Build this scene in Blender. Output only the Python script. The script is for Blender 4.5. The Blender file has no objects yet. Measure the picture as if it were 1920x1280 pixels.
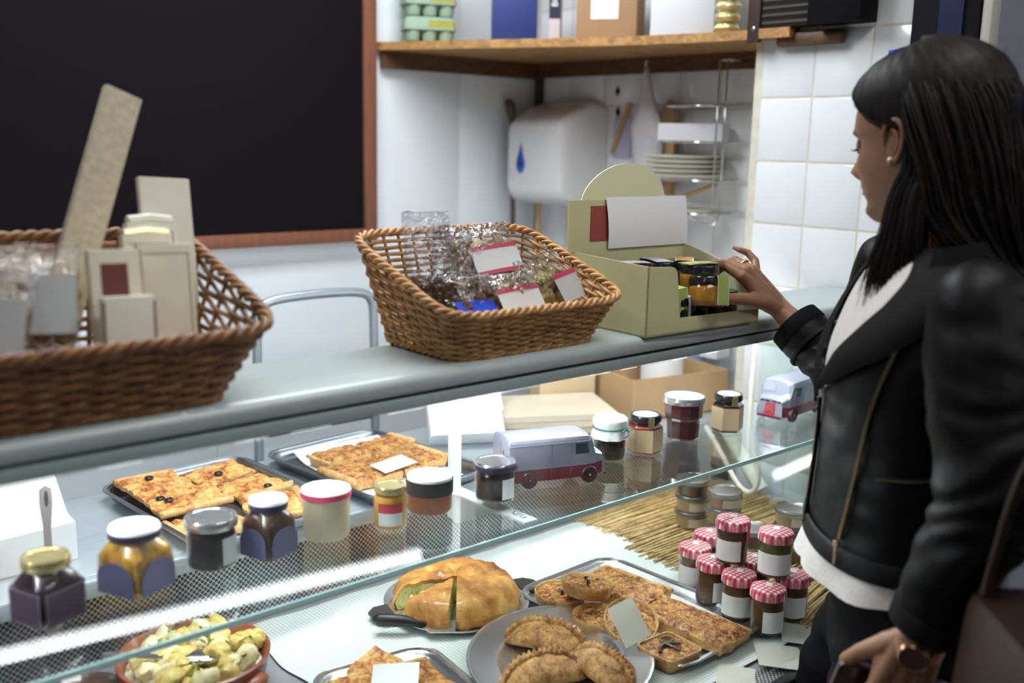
import bpy, bmesh, math, random
from mathutils import Vector, Matrix, noise, Euler

random.seed(7)
SC = bpy.context.scene
COL = SC.collection
PI = math.pi

# ---------------------------------------------------------------- camera
cam_d = bpy.data.cameras.new('camera')
cam = bpy.data.objects.new('camera', cam_d); COL.objects.link(cam)
YAW, PITCH, ROLL = math.radians(48.35), math.radians(11.07), math.radians(1.2515)
_a = Vector((math.cos(YAW), math.sin(YAW), 0)); _r = Vector((math.sin(YAW), -math.cos(YAW), 0)); _z = Vector((0, 0, 1))
_f = _a * math.cos(PITCH) - _z * math.sin(PITCH); _u = _a * math.sin(PITCH) + _z * math.cos(PITCH)
_R = _r * math.cos(ROLL) + _u * math.sin(ROLL); _U = -_r * math.sin(ROLL) + _u * math.cos(ROLL)
cam.matrix_world = Matrix(((_R.x, _U.x, -_f.x, 0), (_R.y, _U.y, -_f.y, 0), (_R.z, _U.z, -_f.z, 1.58), (0, 0, 0, 1)))
cam_d.sensor_width = 36.0
cam_d.lens = 1916.04 / 1920 * 36
cam_d.dof.use_dof = True
cam_d.dof.focus_distance = 1.80
cam_d.dof.aperture_fstop = 2.2
cam_d.clip_start = .05
SC.camera = cam

# ---------------------------------------------------------------- light
SC.view_settings.view_transform = 'Standard'
SC.view_settings.look = 'None'
SC.view_settings.exposure = 0.45
SC.view_settings.gamma = 1.0
world = bpy.data.worlds.new('world'); SC.world = world; world.use_nodes = True
world.node_tree.nodes['Background'].inputs[0].default_value = (.60, .64, .75, 1)
world.node_tree.nodes['Background'].inputs[1].default_value = .07

def area(name, loc, size, power, col, target):
    d = bpy.data.lights.new(name, 'AREA'); d.shape = 'RECTANGLE'; d.size, d.size_y = size; d.energy = power; d.color = col
    o = bpy.data.objects.new(name, d); COL.objects.link(o); o.location = loc
    o.rotation_euler = (Vector(target) - Vector(loc)).to_track_quat('-Z', 'Y').to_euler()
    return o
# ceiling strip lights of the shop
area('ceiling_light', (1.05, 1.85, 2.52), (1.3, .30), 25, (.94, .975, 1.0), (1.05, 1.75, 0))
area('ceiling_light', (1.15, .40, 2.55), (1.0, .30), 7.5, (1.0, .97, .93), (1.15, .6, 0))
area('ceiling_light', (-.9, .4, 2.6), (1.2, .3), 4, (.95, .97, 1.0), (-.9, .4, 0))

# ---------------------------------------------------------------- materials
MATS = {}
def nmat(name):
    m = bpy.data.materials.new(name); m.use_nodes = True
    nt = m.node_tree; b = nt.nodes['Principled BSDF']
    MATS[name] = m
    return m, nt, b
def L(nt, a, b): nt.links.new(a, b)
def texco(nt, scale=(1, 1, 1), rot=(0, 0, 0), out='Object'):
    t = nt.nodes.new('ShaderNodeTexCoord'); mp = nt.nodes.new('ShaderNodeMapping')
    mp.inputs['Scale'].default_value = scale; mp.inputs['Rotation'].default_value = rot
    L(nt, t.outputs[out], mp.inputs[0]); return mp.outputs[0]
def ramp(nt, fac, stops, interp='LINEAR'):
    r = nt.nodes.new('ShaderNodeValToRGB'); r.color_ramp.interpolation = interp
    while len(r.color_ramp.elements) < len(stops): r.color_ramp.elements.new(.5)
    for e, (p, c) in zip(r.color_ramp.elements, stops):
        e.position = p; e.color = (*c, 1) if len(c) == 3 else c
    L(nt, fac, r.inputs[0]); return r.outputs[0]
def noise_n(nt, vec, scale, detail=4, rough=.6, dist=0):
    n = nt.nodes.new('ShaderNodeTexNoise'); n.inputs['Scale'].default_value = scale; n.inputs['Detail'].default_value = detail
    n.inputs['Roughness'].default_value = rough; n.inputs['Distortion'].default_value = dist
    L(nt, vec, n.inputs['Vector']); return n.outputs['Fac']
def bump(nt, b, h, strength=.3, dist=.002):
    n = nt.nodes.new('ShaderNodeBump'); n.inputs['Strength'].default_value = strength; n.inputs['Distance'].default_value = dist
    L(nt, h, n.inputs['Height']); L(nt, n.outputs[0], b.inputs['Normal']); return n
def M(name, col, rough=.5, metal=0, var=0, vs=30, bmp=0, bs=80, bd=.002, coat=0, stretch=(1, 1, 1), spec=None, sheen=0, sss=0):
    if name in MATS: return MATS[name]
    m, nt, b = nmat(name)
    b.inputs['Base Color'].default_value = (*col, 1); b.inputs['Roughness'].default_value = rough; b.inputs['Metallic'].default_value = metal
    if coat: b.inputs['Coat Weight'].default_value = coat; b.inputs['Coat Roughness'].default_value = .05
    if spec is not None: b.inputs['Specular IOR Level'].default_value = spec
    if sheen: b.inputs['Sheen Weight'].default_value = sheen
    if sss: b.inputs['Subsurface Weight'].default_value = sss; b.inputs['Subsurface Radius'].default_value = (.01, .004, .002)
    v = texco(nt, stretch)
    if var:
        lo = [max(0, c * (1 - var)) for c in col]; hi = [min(1, c * (1 + var)) for c in col]
        L(nt, ramp(nt, noise_n(nt, v, vs), [(.3, lo), (.7, hi)]), b.inputs['Base Color'])
    if bmp: bump(nt, b, noise_n(nt, v, bs), bmp, bd)
    return m
def food(name, stops, scale=60, k=2.4, rough=.55, bmp=.6, bs=140, dist=.6, coat=0, bd=.003):
    m, nt, b = nmat(name); v = texco(nt)
    f1 = noise_n(nt, v, scale * k * .45, 5, .62, dist); f2 = noise_n(nt, v, scale * k * 1.9, 4, .6)
    mx = nt.nodes.new('ShaderNodeMath'); mx.operation = 'MULTIPLY_ADD'; mx.inputs[1].default_value = .62
    h2 = nt.nodes.new('ShaderNodeMath'); h2.operation = 'MULTIPLY'; h2.inputs[1].default_value = .38; L(nt, f2, h2.inputs[0]); L(nt, f1, mx.inputs[0]); L(nt, h2.outputs[0], mx.inputs[2]); f = mx.outputs[0]
    stops = [(.5 + (p - .5) * .52, c) for p, c in stops]
    L(nt, ramp(nt, f, stops), b.inputs['Base Color']); b.inputs['Roughness'].default_value = rough
    bump(nt, b, noise_n(nt, v, bs, 5, .7), bmp, bd)
    if coat: b.inputs['Coat Weight'].default_value = coat; b.inputs['Coat Roughness'].default_value = .2
    return m
def thin_glass(name, tint=(.97, .99, .985), base=.04, rough=0.0, gain=1.0, bmp=0, bs=30):
    # thin clear pane or film: transparent with a mirror reflection that grows at grazing angles
    m = bpy.data.materials.new(name); m.use_nodes = True; nt = m.node_tree; MATS[name] = m
    for n in list(nt.nodes):
        if n.type == 'BSDF_PRINCIPLED': nt.nodes.remove(n)
    out = [n for n in nt.nodes if n.type == 'OUTPUT_MATERIAL'][0]
    tr = nt.nodes.new('ShaderNodeBsdfTransparent'); tr.inputs[0].default_value = (*tint, 1)
    gl = nt.nodes.new('ShaderNodeBsdfGlossy'); gl.inputs['Roughness'].default_value = rough; gl.inputs[0].default_value = (1, 1, 1, 1)
    lw = nt.nodes.new('ShaderNodeLayerWeight'); lw.inputs['Blend'].default_value = .5
    p = nt.nodes.new('ShaderNodeMath'); p.operation = 'POWER'; p.inputs[1].default_value = 4.0
    L(nt, lw.outputs['Facing'], p.inputs[0])
    q = nt.nodes.new('ShaderNodeMath'); q.operation = 'MULTIPLY_ADD'; q.inputs[1].default_value = (1 - base) * gain * .8; q.inputs[2].default_value = base; q.use_clamp = True
    L(nt, p.outputs[0], q.inputs[0])
    if bmp:
        bn = nt.nodes.new('ShaderNodeBump'); bn.inputs['Strength'].default_value = bmp; bn.inputs['Distance'].default_value = .01
        L(nt, noise_n(nt, texco(nt), bs, 3), bn.inputs['Height']); L(nt, bn.outputs[0], gl.inputs['Normal']); L(nt, bn.outputs[0], lw.inputs['Normal'])
    mx = nt.nodes.new('ShaderNodeMixShader'); L(nt, q.outputs[0], mx.inputs[0]); L(nt, tr.outputs[0], mx.inputs[1]); L(nt, gl.outputs[0], mx.inputs[2])
    L(nt, mx.outputs[0], out.inputs[0]); return m
def emit(name, col, s):
    m, nt, b = nmat(name); b.inputs['Base Color'].default_value = (*col, 1)
    b.inputs['Emission Color'].default_value = (*col, 1); b.inputs['Emission Strength'].default_value = s; return m
def check(name, c0, c1, c2, size, rough=.6, bmpv=0, out='Object'):
    # woven gingham: stripes crossing stripes
    m, nt, b = nmat(name); v = texco(nt, (1 / size,) * 3, out=out)
    s = nt.nodes.new('ShaderNodeSeparateXYZ'); L(nt, v, s.inputs[0]); outs = []
    for ax in (0, 1):
        fr = nt.nodes.new('ShaderNodeMath'); fr.operation = 'FRACT'; L(nt, s.outputs[ax], fr.inputs[0])
        g = nt.nodes.new('ShaderNodeMath'); g.operation = 'GREATER_THAN'; g.inputs[1].default_value = .5; L(nt, fr.outputs[0], g.inputs[0]); outs.append(g)
    ad = nt.nodes.new('ShaderNodeMath'); ad.operation = 'ADD'; L(nt, outs[0].outputs[0], ad.inputs[0]); L(nt, outs[1].outputs[0], ad.inputs[1])
    hf = nt.nodes.new('ShaderNodeMath'); hf.operation = 'MULTIPLY'; hf.inputs[1].default_value = .5; L(nt, ad.outputs[0], hf.inputs[0])
    L(nt, ramp(nt, hf.outputs[0], [(0, c0), (.4, c1), (.9, c2)], 'CONSTANT'), b.inputs['Base Color']); b.inputs['Roughness'].default_value = rough
    if bmpv: bump(nt, b, ad.outputs[0], bmpv, .001)
    return m
def perf(name, col, hole, pitch, r, axes=(0, 2), rough=.35, metal=.9):
    # sheet metal punched with small staggered round holes
    m, nt, b = nmat(name); v = texco(nt, (1 / pitch,) * 3); s = nt.nodes.new('ShaderNodeSeparateXYZ'); L(nt, v, s.inputs[0])
    def dots(off):
        ds = []
        for ax in axes:
            a = nt.nodes.new('ShaderNodeMath'); a.operation = 'ADD'; a.inputs[1].default_value = off; L(nt, s.outputs[ax], a.inputs[0])
            fr = nt.nodes.new('ShaderNodeMath'); fr.operation = 'FRACT'; L(nt, a.outputs[0], fr.inputs[0])
            su = nt.nodes.new('ShaderNodeMath'); su.operation = 'SUBTRACT'; su.inputs[1].default_value = .5; L(nt, fr.outputs[0], su.inputs[0])
            sq = nt.nodes.new('ShaderNodeMath'); sq.operation = 'POWER'; sq.inputs[1].default_value = 2; L(nt, su.outputs[0], sq.inputs[0]); ds.append(sq)
        ad = nt.nodes.new('ShaderNodeMath'); ad.operation = 'ADD'; L(nt, ds[0].outputs[0], ad.inputs[0]); L(nt, ds[1].outputs[0], ad.inputs[1])
        lt = nt.nodes.new('ShaderNodeMath'); lt.operation = 'LESS_THAN'; lt.inputs[1].default_value = r * r; L(nt, ad.outputs[0], lt.inputs[0]); return lt
    d1, d2 = dots(0), dots(.5)
    mxm = nt.nodes.new('ShaderNodeMath'); mxm.operation = 'MAXIMUM'; L(nt, d1.outputs[0], mxm.inputs[0]); L(nt, d2.outputs[0], mxm.inputs[1])
    L(nt, ramp(nt, mxm.outputs[0], [(0, col), (.5, hole)], 'CONSTANT'), b.inputs['Base Color'])
    b.inputs['Roughness'].default_value = rough
    iv = nt.nodes.new('ShaderNodeMath'); iv.operation = 'MULTIPLY_ADD'; iv.inputs[1].default_value = -metal; iv.inputs[2].default_value = metal
    L(nt, mxm.outputs[0], iv.inputs[0]); L(nt, iv.outputs[0], b.inputs['Metallic'])
    return m
def wood(name, dark, light, scale=8, stretch=(1, 8, 8), rough=.6):
    m, nt, b = nmat(name); v = texco(nt, stretch)
    L(nt, ramp(nt, noise_n(nt, v, scale, 5, .6, 1.2), [(.3, dark), (.65, light)]), b.inputs['Base Color'])
    b.inputs['Roughness'].default_value = rough; bump(nt, b, noise_n(nt, v, scale * 3), .15, .002); return m

# ---------------------------------------------------------------- geometry helpers
class G:
    def __init__(s): s.v = []; s.f = []; s.m = []
    def add(s, vs, fs, mi=0, mat=None):
        o = len(s.v); s.v += [tuple(mat @ Vector(v)) if mat else tuple(v) for v in vs]
        s.f += [tuple(i + o for i in f) for f in fs]; s.m += [mi] * len(fs); return s
    def box(s, c, d, rot=0, mi=0, bev=0, mat=None):
        cx, cy, cz = c; x, y, z = d[0] / 2, d[1] / 2, d[2] / 2
        if bev:
            bm = bmesh.new(); bmesh.ops.create_cube(bm, size=1)
            for v in bm.verts: v.co = Vector((v.co.x * d[0], v.co.y * d[1], v.co.z * d[2]))
            bmesh.ops.bevel(bm, geom=bm.edges[:] , offset=bev, segments=2, profile=.5, affect='EDGES')
            bm.verts.ensure_lookup_table(); vs = [v.co.copy() for v in bm.verts]; fs = [[v.index for v in f.verts] for f in bm.faces]; bm.free()
        else:
            vs = [Vector((i * x, j * y, k * z)) for k in (-1, 1) for j in (-1, 1) for i in (-1, 1)]
            fs = [(0, 2, 3, 1), (4, 5, 7, 6), (0, 1, 5, 4), (2, 6, 7, 3), (0, 4, 6, 2), (1, 3, 7, 5)]
        T = Matrix.Translation((cx, cy, cz)) @ (rot.to_4x4() if isinstance(rot, Matrix) else (Euler(rot).to_matrix().to_4x4() if isinstance(rot, (tuple, list)) else Matrix.Rotation(rot, 4, 'Z')))
        if mat: T = mat @ T
        return s.add(vs, fs, mi, T)
    def loft(s, rings, caps=True, mi=0, closed=True, mat=None, loop=False):
        n = len(rings[0]); vs = [p for r in rings for p in r]; fs = []
        nr = len(rings)
        for k in range(nr if loop else nr - 1):
            a = k * n; b2 = ((k + 1) % nr) * n
            for i in range(n if closed else n - 1):
                j = (i + 1) % n; fs.append((a + i, a + j, b2 + j, b2 + i))
        if caps and not loop:
            fs.append(tuple(reversed(range(n)))); fs.append(tuple((nr - 1) * n + i for i in range(n)))
        return s.add(vs, fs, mi, mat)
    def lathe(s, prof, seg=28, c=(0, 0, 0), mi=0, caps=True, mat=None, ex=2, sx=1, sy=1, wob=None):
        rings = []
        for p in prof:
            r, z = p[0], p[1]; e = p[2] if len(p) > 2 else ex; ring = []
            for i in range(seg):
                a = 2 * PI * i / seg + (PI / seg if e > 2 else 0); ca, sa = math.cos(a), math.sin(a)
                k = (abs(ca) ** e + abs(sa) ** e) ** (-1 / e) if e != 2 else 1
                if wob: k *= wob(a, z)
                ring.append((c[0] + r * k * ca * sx, c[1] + r * k * sa * sy, c[2] + z))
            rings.append(ring)
        return s.loft(rings, caps, mi, mat=mat)
    def tube(s, path, r, seg=8, mi=0, closed=False, caps=True, up=None, flat=1):
        P = [Vector(p) for p in path]; n = len(P); rings = []; prev = None
        for i in range(n):
            t = (P[(i + 1) % n] - P[i - 1]) if closed else (P[min(i + 1, n - 1)] - P[max(i - 1, 0)])
            if t.length < 1e-9: t = Vector((0, 0, 1))
            t.normalize()
            if prev is None:
                x = t.cross(Vector(up) if up else (Vector((0, 0, 1)) if abs(t.z) < .9 else Vector((1, 0, 0))))
            else: x = prev - t * prev.dot(t)
            x.normalize(); prev = x.copy(); y = t.cross(x)
            rr = r[i] if isinstance(r, (list, tuple)) else r
            rings.append([P[i] + x * rr * math.cos(2 * PI * k / seg) + y * rr * flat * math.sin(2 * PI * k / seg) for k in range(seg)])
        return s.loft(rings, caps and not closed, mi, loop=closed)
    def prism(s, poly, z0, z1, mi=0, mat=None):
        n = len(poly); vs = [(x, y, z0) for x, y in poly] + [(x, y, z1) for x, y in poly]
        fs = [tuple(reversed(range(n))), tuple(range(n, 2 * n))] + [(i, (i + 1) % n, n + (i + 1) % n, n + i) for i in range(n)]
        return s.add(vs, fs, mi, mat)
    def sheet(s, fn, nu, nv, mi=0, mat=None):
        vs = [fn(i / nu, j / nv) for j in range(nv + 1) for i in range(nu + 1)]; w = nu + 1
        return s.add(vs, [(j * w + i, j * w + i + 1, (j + 1) * w + i + 1, (j + 1) * w + i) for j in range(nv) for i in range(nu)], mi, mat)
    def ball(s, c, r, seg=14, rings=9, mi=0, mat=None, fn=None):
        rr = r if isinstance(r, (tuple, list)) else (r, r, r); R = []
        for j in range(1, rings):
            p = PI * j / rings - PI / 2
            ring = []
            for i in range(seg):
                a = 2 * PI * i / seg; d = Vector((math.cos(p) * math.cos(a), math.cos(p) * math.sin(a), math.sin(p)))
                k = fn(d) if fn else 1
                ring.append((c[0] + d.x * rr[0] * k, c[1] + d.y * rr[1] * k, c[2] + d.z * rr[2] * k))
            R.append(ring)
        return s.loft(R, True, mi, mat=mat)
    def mesh(s, name, mats, smooth=True, angle=40):
        me = bpy.data.meshes.new(name); me.from_pydata(s.v, [], s.f)
        for m in (mats if isinstance(mats, (list, tuple)) else [mats]): me.materials.append(m)
        me.polygons.foreach_set('material_index', s.m)
        if smooth:
            me.polygons.foreach_set('use_smooth', [True] * len(s.f))
            if angle < 180: me.set_sharp_from_angle(angle=math.radians(angle))
        me.validate(); me.update(); return me
    def obj(s, name, mats, parent=None, smooth=True, angle=40):
        o = bpy.data.objects.new(name, s.mesh(name, mats, smooth, angle)); COL.objects.link(o)
        if parent: o.parent = parent
        return o
def tag(o, label=None, cat=None, group=None, kind=None):
    if label: o['label'] = label
    if cat: o['category'] = cat
    if group: o['group'] = group
    if kind: o['kind'] = kind
    return o
def thing(name, label, cat, loc=(0, 0, 0), rz=0, group=None, rot=None):
    o = bpy.data.objects.new(name, None); COL.objects.link(o); o.location = loc; o.rotation_euler = rot if rot else (0, 0, rz); o.empty_display_size = .02
    return tag(o, label, cat, group)
def dup(root, loc=None, rot=None, label=None, group=None, scale=None):
    def cp(o, par):
        c = o.copy(); COL.objects.link(c); c.parent = par
        for ch in list(o.children): cp(ch, c)
        return c
    r = cp(root, None)
    if loc is not None: r.location = loc
    if rot is not None: r.rotation_euler = rot
    if scale is not None: r.scale = scale
    if label: r['label'] = label
    if group: r['group'] = group
    return r
def N(x, y, z=0, s=1): return noise.noise(Vector((x * s, y * s, z * s)))
def chaikin(pts, it=2, closed=False):
    P = [Vector(p) for p in pts]
    for _ in range(it):
        Q = [] if closed else [P[0]]
        for i in range(len(P) if closed else len(P) - 1):
            a, b2 = P[i], P[(i + 1) % len(P)]; Q += [a * .75 + b2 * .25, a * .25 + b2 * .75]
        if not closed: Q.append(P[-1])
        P = Q
    return P
def rrect(w, d, r, n=5):
    pts = []
    for cx, cy, a0 in ((w / 2 - r, d / 2 - r, 0), (-w / 2 + r, d / 2 - r, 90), (-w / 2 + r, -d / 2 + r, 180), (w / 2 - r, -d / 2 + r, 270)):
        for k in range(n + 1):
            a = math.radians(a0 + 90 * k / n); pts.append((cx + r * math.cos(a), cy + r * math.sin(a)))
    return pts
# ================================================================ the room
white_wall = M('white_wall_panel', (.74, .79, .84), .35, var=.03, vs=3)
tile_m = M('white_tile', (.80, .83, .86), .12, var=.03, vs=2)
grout = M('grout', (.66, .63, .54), .9, var=.1)
pale_wall = M('pale_plaster', (.40, .43, .50), .8, var=.04, vs=4)
floor_m = M('floor_brown', (.16, .12, .10), .5, var=.2, vs=6)
black_m = M('black_paint', (.005, .005, .007), .7, spec=.12)
XM, YW, XR = 2.33, 2.52, 2.10
def struct(name, g, m, **k): return tag(g.obj(name, m, **k), kind='structure')
struct('floor', G().box((1.8, 0, -.05), (10, 9, .1)), floor_m)
struct('ceiling', G().box((1.8, 0, 2.75), (10, 9, .1)), M('ceiling_grey', (.30, .30, .31), .9))
wb = struct('wall_back', G().box((0, YW + .08, 1.35), (6.5, .1, 2.7)), M('panel_gap', (.35, .37, .4), .8))
xs = [-2.0, -.9, .27, 1.18, 2.006, 2.33]
for a, b in zip(xs[:-1], xs[1:]):
    G().box(((a + b) / 2, YW + .02, 1.35), (b - a - .002, .036, 2.7), bev=.001).obj('panel', white_wall, wb)
wr = struct('wall_right', G().box((XM + .098, 2.05, 1.35), (.19, 1.1, 2.7)).box((XR + .208, 1.23, 1.35), (.41, .56, 2.7)), grout)
tm2 = G().box((0, 0, 0), (.012, .1375, .1435), bev=.0025).mesh('tile', tile_m)
tm = G().box((0, 0, 0), (.012, .1435, .1435), bev=.0025).mesh('tile', tile_m)
def tile(x, y, z):
    o = bpy.data.objects.new('tile', tm2 if x < 2.2 else tm); COL.objects.link(o); o.location = (x, y, z); o.parent = wr
for r in range(-1, 9):
    z = 1.694 - .1475 * (r - 1) - .074 + .1475
    for c in range(3):
        tile(XR + .0075, 1.4865 - .141 * c - .0705 + .003, z)
    if r < 7:
        for c in range(6): tile(XM + .0075, 2.445 - .1475 * c, z)
for r in range(9, 11):
    for c in range(3): tile(XR + .0075, 1.4865 - .141 * c - .0675, 1.694 - .1475 * (r - 1) + .0735)
# strips that close the tiled column beside the door frame
struct('trim_1', G().box((XR - .01, 1.034, 1.35), (.05, .142, 2.7), bev=.004), black_m)
struct('trim_2', G().box((XR - .037, 1.02, 1.9), (.006, .05, 1.2)), M('dark_blue_panel', (.008, .012, .055), .5, spec=.2))
struct('trim_3', G().box((XR - .01, .952, 1.35), (.04, .02, 2.7), bev=.003), M('cream_trim', (.42, .40, .36), .6))
struct('wall_side', G().box((4.42, .995, 1.35), (4.6, .09, 2.7)), pale_wall)
struct('wall_far', G().box((6.75, -1.6, 1.35), (.1, 5.2, 2.7)), pale_wall)
tag(G().prism([(-.002, 0), (.045, .002), (.043, .030), (-.004, .026)], 0, .0008).obj('painted_glow', M('blue_glow_paint', (.10, .14, .85), .3)), 'small blue reflected glow painted on the white tile by the dark door frame', 'painted_glow')  # blue light reflected on the tile, drawn as a thin coloured patch
st = bpy.data.objects['painted_glow']; st.matrix_world = Matrix.Translation((XR - .003, 1.163, 1.762)) @ Matrix(((0, 0, -1, 0), (-1, 0, 0, 0), (0, 1, 0, 0), (0, 0, 0, 1)))
# black diamond motifs on two tiles
dm = G().prism([(0, -.016), (.010, 0), (0, .016), (-.010, 0)], 0, .0006).mesh('tile_motif', black_m, False)
for y, z in ((2.164, 1.735), (2.160, 1.674)):
    o = bpy.data.objects.new('tile_motif', dm); COL.objects.link(o); o.parent = wr
    o.matrix_world = Matrix.Translation((XM - .0015, y, z)) @ Matrix(((0, 0, -1, 0), (-1, 0, 0, 0), (0, 1, 0, 0), (0, 0, 0, 1)))

# blackboard
brown_fr = M('blackboard_frame', (.20, .075, .042), .45, var=.15, vs=8, stretch=(8, 1, 1))
bb = thing('blackboard', 'large blank blackboard in a brown wooden frame on the back wall', 'blackboard', (.43, YW, 1.29))
G().box((0, -.012, .72), (2.43, .016, 1.42)).obj('board', M('slate_black', (.0075, .0062, .0080), .9, spec=.06), bb)
G().box((1.231, -.016, .72), (.042, .03, 1.44), bev=.003).obj('frame_side', brown_fr, bb)
G().box((-1.231, -.016, .72), (.042, .03, 1.44), bev=.003).obj('frame_side', brown_fr, bb)
G().box((0, -.016, .016), (2.504, .032, .036), bev=.003).obj('frame_bottom', brown_fr, bb)
G().box((0, -.016, 1.44), (2.504, .03, .04), bev=.003).obj('frame_top', brown_fr, bb)

# ================================================================ serve-over display counter
steel = M('brushed_steel', (.46, .53, .53), .38, .12, var=.05, vs=40, stretch=(.3, 6, 6), bmp=.05, bs=60)
steel2 = M('worktop_steel', (.44, .50, .54), .35, .35, var=.06, vs=25, stretch=(.4, 6, 6))
alu = M('aluminium_trim', (.45, .55, .55), .4, .3)
dark_g = M('dark_gap', (.05, .035, .04), .7)
pane = thin_glass('clear_pane', (.975, .99, .985), .022, gain=.7)
pane_shelf = thin_glass('shelf_pane', (.96, .985, .975), .06, gain=1.15)
edge_m = M('glass_edge', (.50, .74, .72), .15, coat=.5)
white_pl = M('white_plastic', (.86, .87, .88), .35)
ZS, ZG, ZD, ZW = 1.268, .998, .75, .91
CX0, CX1 = -.55, 2.06
dc = thing('display_counter', 'refrigerated serve-over display counter with steel top, glass shelf and steel deck', 'display counter', (0, 1.3, 0))
def part(g, name, m, **k):
    o = g.obj(name, m, **k); o.parent = dc; o.location = (0, -1.3, 0); return o
# top slab with rounded front
prof = [(1.282, 1.2435), (1.282, 1.266), (1.280, ZS), (1.102, ZS), (1.095, 1.2665), (1.090, 1.2625), (1.088, 1.257), (1.088, 1.2475), (1.090, 1.2435)]
g = G(); g.loft([[(x, y, z) for y, z in prof] for x in (CX0, CX1 + .03)]); part(g, 'top_slab', steel, angle=50)
part(G().box(((CX0 + CX1) / 2, 1.185, 1.2405), (CX1 - CX0 + .02, .17, .005)), 'slab_gap', dark_g)
part(G().box(((CX0 + CX1) / 2, 1.098, 1.2295), (CX1 - CX0, .012, .017), bev=.002), 'front_trim', alu)
part(G().box(((CX0 + CX1) / 2, 1.190, 1.233), (CX1 - CX0, .172, .009)), 'under_tray', M('lamp_tray', (.85, .87, .88), .4))
part(G().box(((CX0 + CX1) / 2, 1.22, .055), (CX1 - CX0 - .02, .55, .11)), 'plinth', M('plinth_black', (.02, .02, .02), .6))
# lamp under the slab
g = G()
g.tube([(CX0 + .1, 1.250, 1.216), (CX1 - .12, 1.250, 1.216)], .008, 12)
part(g, 'lamp_tube', emit('lamp_tube_glow', (.95, .98, 1.0), 34))
# front pane, slanted out towards the customer
A, Bq = Vector((0, 1.094, 1.22)), Vector((0, .822, .776)); nrm = Vector((0, .444, -.272)).normalized() * .006
g = G(); g.loft([[(x, A.y, A.z), (x, Bq.y, Bq.z), (x, Bq.y + nrm.y, Bq.z + nrm.z), (x, A.y + nrm.y, A.z + nrm.z)] for x in (CX0, CX1)])
part(g, 'front_pane', pane, smooth=False)
# glass shelf: clear sheet and its green edge
part(G().box(((CX0 + CX1) / 2, 1.1955, ZG - .004), (CX1 - CX0, .211, .008)), 'glass_shelf', pane_shelf, smooth=False)
part(G().box(((CX0 + CX1) / 2, 1.0885, ZG - .004), (CX1 - CX0, .003, .008)), 'shelf_edge', edge_m, smooth=False)
# shelf brackets: post, arm, plate with two screws
for bx in (1.06, -.35):
    g = G(); g.box((bx, 1.335, 1.085), (.020, .016, .31), bev=.003); g.box((bx, 1.235, ZG - .0165), (.03, .20, .006), bev=.002)
    g.prism([(1.33, .985), (1.33, .925), (1.318, .925), (1.20, .985)], bx - .004, bx + .004, mat=Matrix(((0, 0, 1, 0), (1, 0, 0, 0), (0, 1, 0, 0), (0, 0, 0, 1))))
    br = part(g, 'shelf_bracket', white_pl)
    for sy in (1.155, 1.175):
        o = G().lathe([(.0045, 0), (.0045, .002), (.003, .003)], 10, (bx, sy, ZG - .0135)).obj('screw', M('screw_zinc', (.6, .62, .6), .3, .9), br)
# end pane near the tiled wall
part(G().box((CX1 + .004, 1.2, 1.0), (.006, .42, .46)), 'end_pane', thin_glass('end_pane_glass', (.93, .975, .965), .04), smooth=False)
# cold deck, punched riser, ledge and rear worktop
part(G().box(((CX0 + CX1) / 2, 1.18, ZD - .008), (CX1 - CX0, .71, .012)), 'deck', M('deck_steel', (.34, .35, .37), .4, .3, var=.08, vs=20))
part(G().box(((CX0 + CX1) / 2, 1.535, (ZD + ZW) / 2 - .005), (CX1 - CX0, .008, ZW - ZD - .012)), 'riser', perf('punched_steel', (.66, .67, .68), (.03, .03, .035), .0098, .30))
part(G().box(((CX0 + CX1) / 2, 1.525, ZW - .017), (CX1 - CX0, .03, .030), bev=.004), 'ledge', steel2)
part(G().box(((CX0 + XM - .02) / 2, 1.71, ZW - .010), (XM - .02 - CX0, .36, .018), bev=.004), 'rear_worktop', steel2)
part(G().box(((CX0 + CX1) / 2, .815, ZD - .02), (CX1 - CX0, .022, .052), bev=.004), 'front_rail', M('dark_rail', (.035, .033, .036), .35, .3))
part(G().box(((CX0 + CX1) / 2, .845, ZD - .001), (CX1 - CX0, .036, .004)), 'air_grille', perf('grille_white', (.72, .74, .74), (.04, .04, .045), .0085, .33, axes=(0, 1), metal=.2), smooth=False)
part(G().box(((CX0 + CX1) / 2, 1.175, .415), (CX1 - CX0, .70, .62), bev=.01), 'cabinet', M('counter_body', (.05, .048, .05), .45))
part(G().box(((CX0 + XM - .02) / 2, 1.75, .45), (XM - .02 - CX0, .28, .89), bev=.006), 'rear_cabinet', white_pl)
# fluorescent tubes on the shop ceiling, in front of the counter (they mirror in the slanted pane)
tube_glow = emit('fluorescent_glow', (.95, .98, 1.0), 17)
for x0, y0, x1, y1, lab in ((.45, -1.03, 3.25, -1.25, 'long fluorescent tube lamp on the ceiling over the customer aisle'), (3.72, -.82, 4.42, -.845, 'short fluorescent tube lamp on the ceiling nearest the side wall'), (3.10, -1.59, 3.50, -1.55, 'stub of a fluorescent tube lamp behind the long one'), (5.35, -1.50, 5.85, -1.44, 'fluorescent tube lamp at the far right of the shop ceiling')):
    t = thing('ceiling_lamp', lab, 'lamp', ((x0 + x1) / 2, (y0 + y1) / 2, 2.70)); dx, dy = (x1 - x0) / 2, (y1 - y0) / 2
    G().tube([(-dx, -dy, -.10), (dx, dy, -.10)], .021, 12).obj('tube', tube_glow, t, angle=180)
    G().box((0, 0, -.045), (2 * dx + .06, .07, .06), math.atan2(dy, dx), bev=.006).obj('housing', white_pl, t)
    for k in (-1, 1): G().box((k * (dx + .015), k * dy, -.09), (.02, .05, .06)).obj('end_cap', white_pl, t)
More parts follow.
